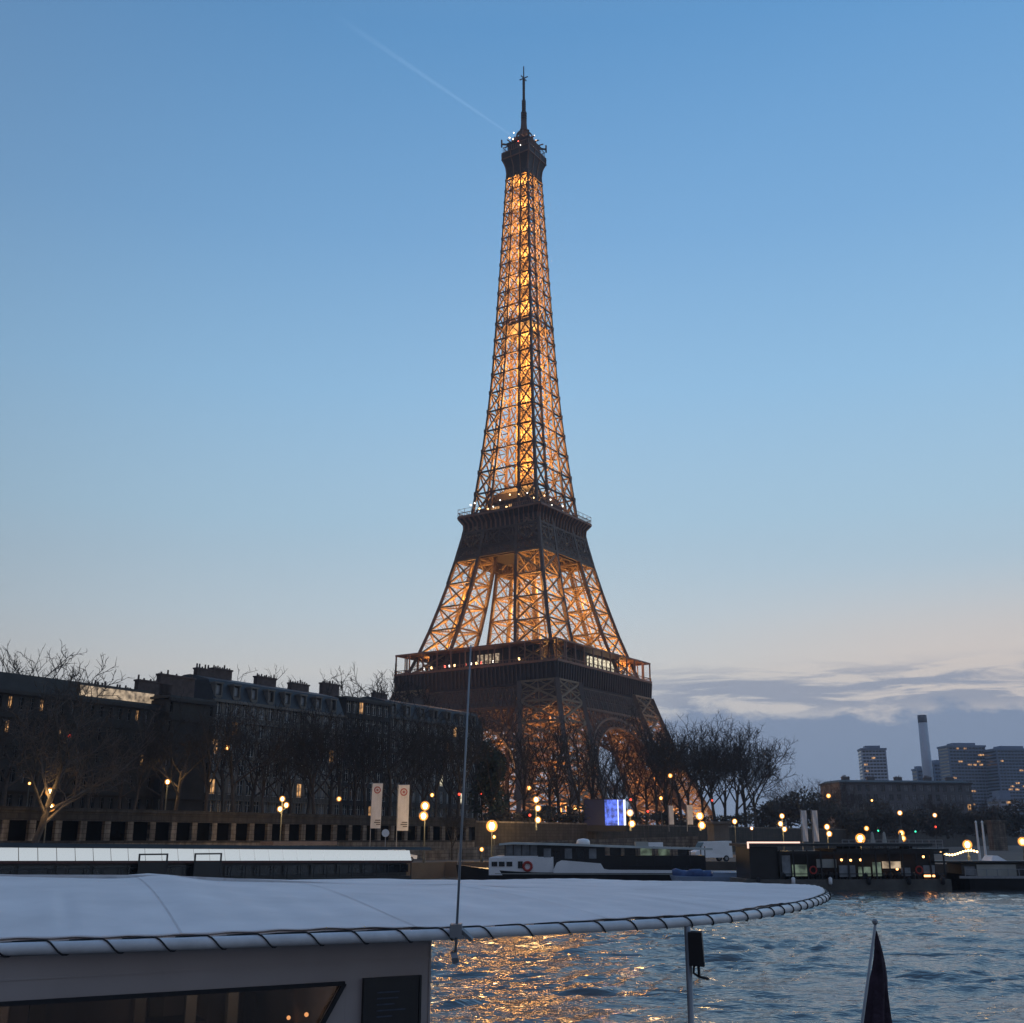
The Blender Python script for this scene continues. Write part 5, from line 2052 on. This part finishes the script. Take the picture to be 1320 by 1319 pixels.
for px in (975, 1020, 1068, 1118, 1170, 1214):
    mb = MB()
    mb.tube([(fx(px), -1.98, fz(1141)), (fx(px), -2.0, fz(1139)), (fx(px), -2.0, fz(1132)), (fx(px), -1.95, fz(1131))], [.05, .17, .17, .05], 10)
    mb.build('fender', M['white_paint'] if px % 4 == 0 else M['rope'], fr_, True)
for px in (1048, 1186):
    mb = MB()
    mb.tube([(fx(px) + .3 * math.cos(t_), -1.72, fz(1122) + .3 * math.sin(t_)) for t_ in np.linspace(0, 2 * math.pi, 15)], .07, 6, False)
    mb.build('life_ring', M['red'], fr_)
mb = MB()
for px in np.linspace(1090, 1222, 16):
    mb.beam((fx(px), -1.4, fz(1094.4)), (fx(px), -1.4, fz(1083)), .05)
for py in (1083, 1087, 1091):
    mb.beam((fx(1090), -1.4, fz(py)), (fx(1222), -1.4, fz(py)), .05)
mb.build('roof_railing', M['metal_grey'], fr_)
for px in (1142, 1158, 1180):
    mb = MB()
    mb.lathe([(.05, fz(1094)), (.05, fz(1088)), (.22, fz(1087)), (.12, fz(1074)), (.03, fz(1072))], 8, (fx(px), 1.0, 0))
    mb.build('folded_parasol', M['roof_pale'], fr_)
mb = MB()
mb.box(fx(1100), fx(1121), .2, 2.6, fz(1094.2), fz(1087))
mb.box(fx(1180), fx(1190), .2, 1.6, fz(1094.2), fz(1089))
mb.build('roof_locker', M['hull_grey'], fr_)

# boat with a white awning at the right edge
aw = empty('awning_boat', (41.5, 108.5, 0), R(-1), 'grey boat with a white side awning at the right edge', 'boat')


def gx(px):
    return (px - 660) * 106 / 1500 - 41.5


mb = MB()
hull_mesh(mb, gx(1400) - gx(1224), 5.0, -.5, 1.25, bow=.14, sheer=.35)
mb.v = [(x + gx(1224), y, z) for x, y, z in mb.v]
mb.build('hull', M['hull_black'], aw)
mb = MB()
mb.box(gx(1232), gx(1395), -2.55, -2.4, 1.1, 1.32)
for px in np.linspace(1240, 1390, 12):
    mb.beam((gx(px), -2.5, 1.2), (gx(px), -2.5, 1.9), .06)
mb.beam((gx(1240), -2.5, 1.9), (gx(1390), -2.5, 1.9), .05)
mb.build('deck_rail', M['metal_grey'], aw)
mb = MB()
mb.box(gx(1240), gx(1392), -1.7, 2, 1.2, fz(1114))
mb.build('cabin', M['hull_grey'], aw)
for j, px in enumerate((1243, 1312, 1332, 1352)):
    mb = MB()
    mb.box(gx(px), gx(px + 14), -1.77, -1.703, fz(1130), fz(1118))
    mb.build('window', M['glass_dark' if j else 'glass_pale'], aw)
mb = MB()
mb.box(gx(1258), gx(1308), -2.0, -1.9, fz(1132), fz(1115.5))
mb.build('side_awning', M['roof_pale'], aw)
mb = MB()
mb.box(gx(1205), gx(1398), -2.2, 2.4, fz(1113), fz(1111))
mb.build('roof', M['roof_dark'], aw)
mb = MB()
mb.hexa([(gx(1282), -1.2, fz(1111)), (gx(1302), -1.2, fz(1111)), (gx(1302), 1.2, fz(1111)), (gx(1282), 1.2, fz(1111)),
         (gx(1286), -1.0, fz(1104)), (gx(1292), -1.0, fz(1104)), (gx(1292), 1.0, fz(1104)), (gx(1286), 1.0, fz(1104))])
mb.build('roof_hood', M['white_paint'], aw)
for j in range(14):
    mb = MB()
    px = 1218 + j * 3.6
    mb.ball((gx(px), -1.2, fz(1100 + 3 * math.sin(j * .45))), .10, 6)
    mb.build('string_bulb', M['bulb_amber'], aw)

# ------------------------------------------------------------------ near boat with the fabric canopy (left foreground)
RZ = 3.76
nb = empty('tour_boat', (0, 9.5, 0), 0, 'near tour boat with a pale laced fabric canopy over its cabin', 'boat')
OFF = Vector((0, 9.5, 0))
front_px = [(0, 1224), (120, 1220.5), (280, 1215), (420, 1210), (560, 1205), (700, 1198.5), (800, 1193.5), (890, 1188), (960, 1180.5), (1010, 1172.5), (1045, 1164.5), (1062, 1158.5)]
rim = [onz(px, py, RZ) for px, py in front_px]
d0 = (rim[0] - rim[2]).normalized()
rim = [rim[0] + d0 * t for t in (6.0, 4.0, 2.0)] + rim
rim += [onz(px, py, RZ) for px, py in ((1066, 1154.5), (1062, 1150), (1045, 1146.2), (1015, 1143.2))]
rim += [Vector((x, y, RZ)) for x, y in ((2.6, 20.4), (0.4, 21.0), (-2.5, 20.6), (-6, 19), (-9.5, 16.5), (-12, 13.5), (-12.5, 10))]


def catmull(pts, sub, closed=True):
    out_ = []
    n_ = len(pts)
    for i in range(n_ if closed else n_ - 1):
        p0, p1, p2, p3 = (pts[(i - 1) % n_], pts[i], pts[(i + 1) % n_], pts[(i + 2) % n_])
        for s_ in range(sub):
            t_ = s_ / sub
            out_.append(0.5 * ((2 * p1) + (p2 - p0) * t_ + (2 * p0 - 5 * p1 + 4 * p2 - p3) * t_ * t_ + (3 * p1 - p0 - 3 * p2 + p3) * t_ ** 3))
    return out_


rimc = catmull(rim, 14)
spA, spB = Vector((-8.2, 11.6, 0)), Vector((1.6, 15.6, 0))
cv = MB()
cum_r = [0.0]
for a, b in zip(rimc[:-1], rimc[1:]):
    cum_r.append(cum_r[-1] + (b - a).length)
K = 22
nR = len(rimc)
rows = []
for k in range(K + 1):
    row = []
    for i, p in enumerate(rimc):
        q2 = Vector((p.x, p.y, 0))
        t_ = max(0, min(1, (q2 - spA).dot(spB - spA) / (spB - spA).length_squared))
        c_ = spA.lerp(spB, t_)
        crown = 0.40 - 0.36 * t_
        f = (k / K) ** 1.5
        # the ridge is pinched up at the frame hoops
        tt = (q2.lerp(c_, f) - spA).dot((spB - spA).normalized())
        hoop = 0.05 * math.exp(-((tt - 4.6) / .35) ** 2) + 0.03 * math.exp(-((tt - 8.2) / .3) ** 2) + .03 * math.exp(-((tt - 1.4) / .3) ** 2)
        z = RZ + 0.055 + (crown + hoop) * (1 - (1 - f) ** 1.9)
        z += 0.010 * math.sin(i * 0.83) * math.sin(math.pi * min(1, f * 1.3)) * (1 - f)
        arc = cum_r[i]
        z += 0.004 * math.cos(arc * 2 * math.pi / .37) * math.exp(-f * 14)          # pulled down at each lace
        z += 0.016 * math.sin(arc * 1.7 + 5 * f) * math.sin(arc * .61 + 2) * math.exp(-f * 2.5)   # slack between hoops
        pp = q2.lerp(c_, f * .985)
        inn = .07 if k == 0 else 0
        pp = pp.lerp(c_, inn / max(.1, (c_ - q2).length))
        row.append(Vector((pp.x, pp.y, z)) - OFF)
    rows.append(row)
for row in rows:
    cv.v += [tuple(p) for p in row]
for k in range(K):
    for i in range(nR):
        i2 = (i + 1) % nR
        cv.f.append((k * nR + i, k * nR + i2, (k + 1) * nR + i2, (k + 1) * nR + i))
cv.f.append(tuple(K * nR + i for i in range(nR)))
n0 = len(cv.v)
cv.v += [(x, y, z - .02) for x, y, z in cv.v]
cv.f += [tuple(n0 + a for a in f[::-1]) for f in cv.f]
M['canvas'] = mat('canvas', (0.88, 0.81, 0.79), 0.75, 0, 0.10, 0.9, 0.16, 2.6, stretch=(1, 1, .3))
cv.build('canopy', M['canvas'], nb, True)
step = 0
for i in range(nR):
    if int(cum_r[i] / 1.85) > step and 4.5 < cum_r[i] < 24:
        step = int(cum_r[i] / 1.85)
        sm = MB()
        for k in range(1, K):
            a0, b0, a1, b1 = rows[k][i], rows[k][(i + 1) % nR], rows[k + 1][i], rows[k + 1][(i + 1) % nR]
            up_ = Vector((0, 0, .005))
            d_ = (b0 - a0).normalized() * .006
            d1_ = (b1 - a1).normalized() * .006
            sm.quad(a0 - d_ + up_, a0 + d_ + up_, a1 + d1_ + up_, a1 - d1_ + up_)
        sm.build('canopy_seam', M['seam'], nb)
tb = MB()
cl_ = [p - OFF for p in rimc] + [rimc[0] - OFF]
tb.tube(cl_, .044, 12, False)
tb.build('rim_tube', M['tube'], nb, True)
# lacing: a slanting cord round the tube every ~0.36 m
cum = [0.0]
for a, b in zip(rimc[:-1], rimc[1:]):
    cum.append(cum[-1] + (b - a).length)


def on_rim(s_):
    i = min(max(int(np.searchsorted(cum, s_)) - 1, 0), len(rimc) - 2)
    t_ = (s_ - cum[i]) / max(1e-6, cum[i + 1] - cum[i])
    p = rimc[i].lerp(rimc[i + 1], t_)
    dr = (rimc[i + 1] - rimc[i]).normalized()
    return p, dr


s_ = 4.0
cnt = 0
r_ = random.Random(2)
while s_ < 24.5 and cnt < 90:
    pts_ = []
    for j in range(15):
        f = j / 14
        p, dr = on_rim(s_ + .40 * f)
        out_d = Vector((dr.y, -dr.x, 0))
        if f < .55:
            ang = R(120 - 25 * (f / .55))           # lies along the top, inboard of the tube
            rr = .052
        else:
            ang = R(95 - 235 * ((f - .55) / .45))   # crosses over the front and under
            rr = .051
        pts_.append(p + out_d * math.cos(ang) * rr + Vector((0, 0, 1)) * math.sin(ang) * rr - OFF)
    mb = MB()
    mb.tube(pts_, .0065, 6)
    mb.build('lacing', M['rope'], nb)
    s_ += .37 + r_.uniform(-.02, .02)
    cnt += 1
# cabin under the canopy
pL, pR_ = onz(-420, 1255, RZ - .06), onz(555, 1212, RZ - .06)
dirc = Vector((pR_.x - pL.x, pR_.y - pL.y, 0))
LCb = dirc.length
ang = math.atan2(dirc.y, dirc.x)
cbn = Vector((-math.sin(ang), math.cos(ang), 0))
org = Vector((pL.x, pL.y, 0)) + cbn * .10


def cp(x, y, z):
    q = org + dirc.normalized() * x + cbn * y
    return (q.x - OFF.x, q.y - OFF.y, z)


def cbox(mb, x0, x1, y0, y1, z0, z1):
    mb.hexa([cp(x0, y0, z0), cp(x1, y0, z0), cp(x1, y1, z0), cp(x0, y1, z0), cp(x0, y0, z1), cp(x1, y0, z1), cp(x1, y1, z1), cp(x0, y1, z1)])


def cab_x(px):       # image x on the wall plane to distance along it
    dd = ray(px, 1290)
    den = dd[0] * cbn.x + dd[1] * cbn.y
    k = (org.x * cbn.x + org.y * cbn.y) / den
    q = Vector((dd[0] * k, dd[1] * k, 0)) - org
    return q.dot(dirc.normalized()), k


def cab_z(px, py):
    dd = ray(px, py)
    den = dd[0] * cbn.x + dd[1] * cbn.y
    k = (org.x * cbn.x + org.y * cbn.y) / den
    return HC + dd[2] * k


XR = cab_x(555)[0]
zw = cab_z(250, 1277)
xa = cab_x(445)[0]
xb = cab_x(372)[0]
mb = MB()
TOPZ = RZ - .055
cbox(mb, 0, XR, 0, .08, zw, TOPZ)                      # header
cbox(mb, xa, XR, 0.001, .08, 2.2, zw)                  # right pier
# slanted end of the window
mb.hexa([cp(xb - .25, .002, 2.2), cp(xa, .002, 2.2), cp(xa, .078, 2.2), cp(xb - .25, .078, 2.2),
         cp(xa - .02, .002, zw), cp(xa, .002, zw), cp(xa, .078, zw), cp(xa - .02, .078, zw)])
cbox(mb, 0, XR, 0.0, .08, .6, 2.2)
cbox(mb, XR - .08, XR, .08, 5.0, .6, TOPZ)             # end wall
cbox(mb, 0, XR, 4.9, 5.0, .6, TOPZ)                    # far wall
mb.build('cabin_wall', M['cabin'], nb)
mb = MB()
cbox(mb, 0, XR - .1, .1, 4.88, 1.0, 1.1)
cbox(mb, 0, XR - .1, .1, 4.88, TOPZ - .06, TOPZ - .02)
mb.build('cabin_lining', M['seat'], nb)
# window glass
mg = bpy.data.materials.new('cabin_glass')
mg.use_nodes = True
t = NT(mg.node_tree)
o_ = t.n('ShaderNodeOutputMaterial')
g1 = t.n('ShaderNodeBsdfGlossy', i_Roughness=0.03)
g1.inputs[0].default_value = (.9, .9, .9, 1)
g2 = t.n('ShaderNodeBsdfTransparent')
g2.inputs[0].default_value = (.42, .42, .44, 1)
fz_ = t.n('ShaderNodeFresnel', i_IOR=1.5)
mx = t.n('ShaderNodeMixShader')
t.l(fz_.outputs[0], mx.inputs[0])
t.l(g2.outputs[0], mx.inputs[1])
t.l(g1.outputs[0], mx.inputs[2])
t.l(mx.outputs[0], o_.inputs[0])
mb = MB()
cbox(mb, 0, xa - .03, .035, .045, 2.2, zw - .002)
mb.build('window_glass', mg, nb)
mb = MB()
for x in np.arange(.3, XR - 1.0, 1.1):
    cbox(mb, x, x + .5, 1.6, 2.1, 1.1, 2.75)
    cbox(mb, x, x + .5, 3.1, 3.6, 1.1, 2.75)
mb.build('cabin_seats', M['seat'], nb)
mb = MB()
for px in (40, 260, 340, 405):
    x, k = cab_x(px)
    cbox(mb, x * 1.0, x + .10, 2.6, 2.7, 1.1, TOPZ - .07)
    cbox(mb, x + .45, x + .60, 4.2, 4.3, 1.1, TOPZ - .07)
mb.build('reflection_bar', M['wall_pale'], nb)  # bars added to imitate upright brown reflections in the glass
point_light('cabin_fill', cp(cab_x(380)[0], 2.0, 3.2), 16, nb, (1.0, .80, .60), .05)  # unseen fill lamp added to bring up the cabin interior
point_light('cabin_fill', cp(cab_x(60)[0], 2.0, 3.2), 12, nb, (1.0, .75, .60), .05)  # second added fill for the left part of the cabin
for px, py, dp in ((395, 1308, 2.4), (372, 1312, 3.2), (425, 1300, 1.2)):
    x, k = cab_x(px)
    mb = MB()
    dd = ray(px, py)
    kk = k * (1 + dp / 9.0)
    q = Vector((dd[0] * kk, dd[1] * kk, HC + dd[2] * kk)) - OFF
    mb.ball(q, .022, 8)
    mb.build('cabin_light_dot', M['lamp_dim'], nb)  # added amber dots imitate warm reflections in the window
mb = MB()
for a_, b_ in ((cp(0, -.012, zw - .012), cp(xa - .015, -.012, zw - .012)), (cp(xa - .015, -.012, zw - .012), cp(xb - .265, -.012, 2.2))):
    mb.beam(a_, b_, .03, .03)
mb.build('window_gasket', M['rope'], nb)
mb = MB()
cbox(mb, 0, XR - .02, -.006, -.0005, TOPZ - .16, TOPZ - .145)
cbox(mb, XR - .022, XR - .004, -.008, -.0005, 2.2, TOPZ - .02)
mb.build('trim_strip', M['cabin'], nb)
# dark notice panel
x0, x1 = cab_x(469)[0], cab_x(538)[0]
z1 = cab_z(500, 1262)
mb = MB()
cbox(mb, x0, x1, -.03, -.002, 2.75, z1)
pn_o = mb.build('notice_panel', M['panel_black'], nb)
mb = MB()
cbox(mb, x0 - .018, x0, -.04, -.001, 2.75, z1 + .018)
cbox(mb, x1, x1 + .018, -.04, -.001, 2.75, z1 + .018)
cbox(mb, x0, x1, -.04, -.001, z1 + .001, z1 + .018)
mb.build('panel_frame', M['metal_dark'], pn_o)
r_ = random.Random(9)
for j in range(5):
    zz = z1 - .10 - j * .045
    mb = MB()
    cbox(mb, x0 + .10, x0 + .10 + (x1 - x0 - .2) * r_.uniform(.5, 1.0), -.034, -.031, zz, zz + .010)
    mb.build('faint_print', M['faint_ink'], pn_o)
# hull under the cabin
mb = MB()
loop = [p.lerp(Vector((-3, 14, RZ)), .10) - OFF for p in rimc[::7]]
mb.prism([(p.x, p.y) for p in loop], -.4, .95)
mb.build('hull', M['white_paint'], nb)
# post carrying the loudspeaker
q = onz(886, 1189, RZ)
mb = MB()
mb.tube([(q.x - OFF.x, q.y - OFF.y + .02, .9), (q.x - OFF.x, q.y - OFF.y + .02, RZ - .04)], .030, 10)
mb.build('canopy_post', M['metal_grey'], nb, True)
Yp = q.y
t0, t1 = at(891, 1201, Yp), at(912, 1244, Yp)
sp = empty('loudspeaker', (t0[0] + .04, Yp, t1[2]), R(-12), 'small black loudspeaker hanging on the post under the canopy edge', 'loudspeaker')
wd, hh = t1[0] - t0[0], t0[2] - t1[2]
mb = MB()
mb.hexa([(-wd * .48, -.08, 0), (wd * .52, -.08, -.01), (wd * .52, .09, -.01), (-wd * .48, .09, 0), (-wd * .5, -.08, hh), (wd * .42, -.08, hh), (wd * .42, .09, hh), (-wd * .5, .09, hh)])
mb.build('cabinet', M['panel_black'], sp)
mb = MB()
mb.tube([(-wd * .2, 0, -.005), (-wd * .25, 0, -.07), (wd * .1, 0, -.10), (wd * .75, 0, -.12)], .012, 6)
mb.tube([(-wd * .7, 0, hh * .5), (-wd * .45, 0, hh * .5)], .014, 6)
mb.tube([(wd * .1, 0, -.01), (wd * .12, 0, -.10)], .014, 6)
mb.build('bracket', M['metal_dark'], sp)
# thin pole on the rim
qb = onz(588, 1204, RZ)
pb, pt = at(587, 1232, qb.y - .06), at(607, 832, qb.y + .05)
pole = empty('antenna_pole', pb, 0, 'thin grey upright pole clamped to the near canopy edge', 'pole')
mb = MB()
mb.tube([(0, 0, 0), pt - pb], [.011, .007], 8)
mb.build('rod', M['metal_grey'], pole, True)
mb = MB()
mb.tube([(-.03, .02, -.02), (.02, .02, -.01)], .05, 8)
mb.build('pole_foot', M['metal_grey'], pole)
mb = MB()
mb.box(-.045, .05, -.05, .10, .14, .24)
mb.tube([(.04, .0, .2), (.13, .03, .12)], .025, 6)
mb.build('clamp', M['metal_grey'], pole)
# furled flag on the viewer's own bow
top = at(1129, 1200, 4.2)
foot = at(1111, 1330, 4.05)
dirv = (foot - top).normalized()
foot = top + dirv * 1.1
fl = empty('furled_flag', foot, 0, 'dark furled flag on a thin leaning staff, right foreground', 'flag')
mb = MB()
mb.tube([(0, 0, 0), top - foot + Vector((0, 0, .02))], [.006, .005], 8)
mb.ball(top - foot + Vector((0, 0, .03)), .011, 8)
mb.build('staff', M['metal_grey'], fl)
ax = at(1133, 1330, 4.25) - top
mb, mr = MB(), MB()
nn, kk = 40, 48
rows = []
for i in range(nn + 1):
    t = i / nn
    c = top + ax * (t * 1.9) - foot
    wdt = .004 + .085 * (t ** .85)
    row = []
    for j in range(kk):
        a = 2 * math.pi * j / kk
        rr = wdt * (1 + (.24 * math.sin(a * 4 + t * 3.5) + .12 * math.sin(a * 7 - t * 6)) * min(1, t * 4))
        row.append((c.x + rr * math.cos(a) * .85 + .008 * math.sin(t * 9), c.y + rr * math.sin(a) * .6, c.z))
    rows.append(row)
for row in rows:
    mb.v += row
for i in range(nn):
    for j in range(kk):
        j2 = (j + 1) % kk
        mb.f.append((i * kk + j, i * kk + j2, (i + 1) * kk + j2, (i + 1) * kk + j))
mb.f.append(tuple(nn * kk + j for j in range(kk)))
mb.f.append(tuple(range(kk))[::-1])
mb.build('cloth', M['flag'], fl, True)

# ------------------------------------------------------------------ air
hz = MB()
hz.box(-900, 1200, -60, 1300, -5, 345)
hm = bpy.data.materials.new('haze_air')
hm.use_nodes = True
t = NT(hm.node_tree)
o_ = t.n('ShaderNodeOutputMaterial')
pv = t.n('ShaderNodeVolumePrincipled')
pv.inputs['Color'].default_value = (0.80, 0.88, 1.0, 1)
pv.inputs['Density'].default_value = 0.00021
t.l(pv.outputs[0], o_.inputs['Volume'])
tag(hz.build('haze', hm), kind='stuff')
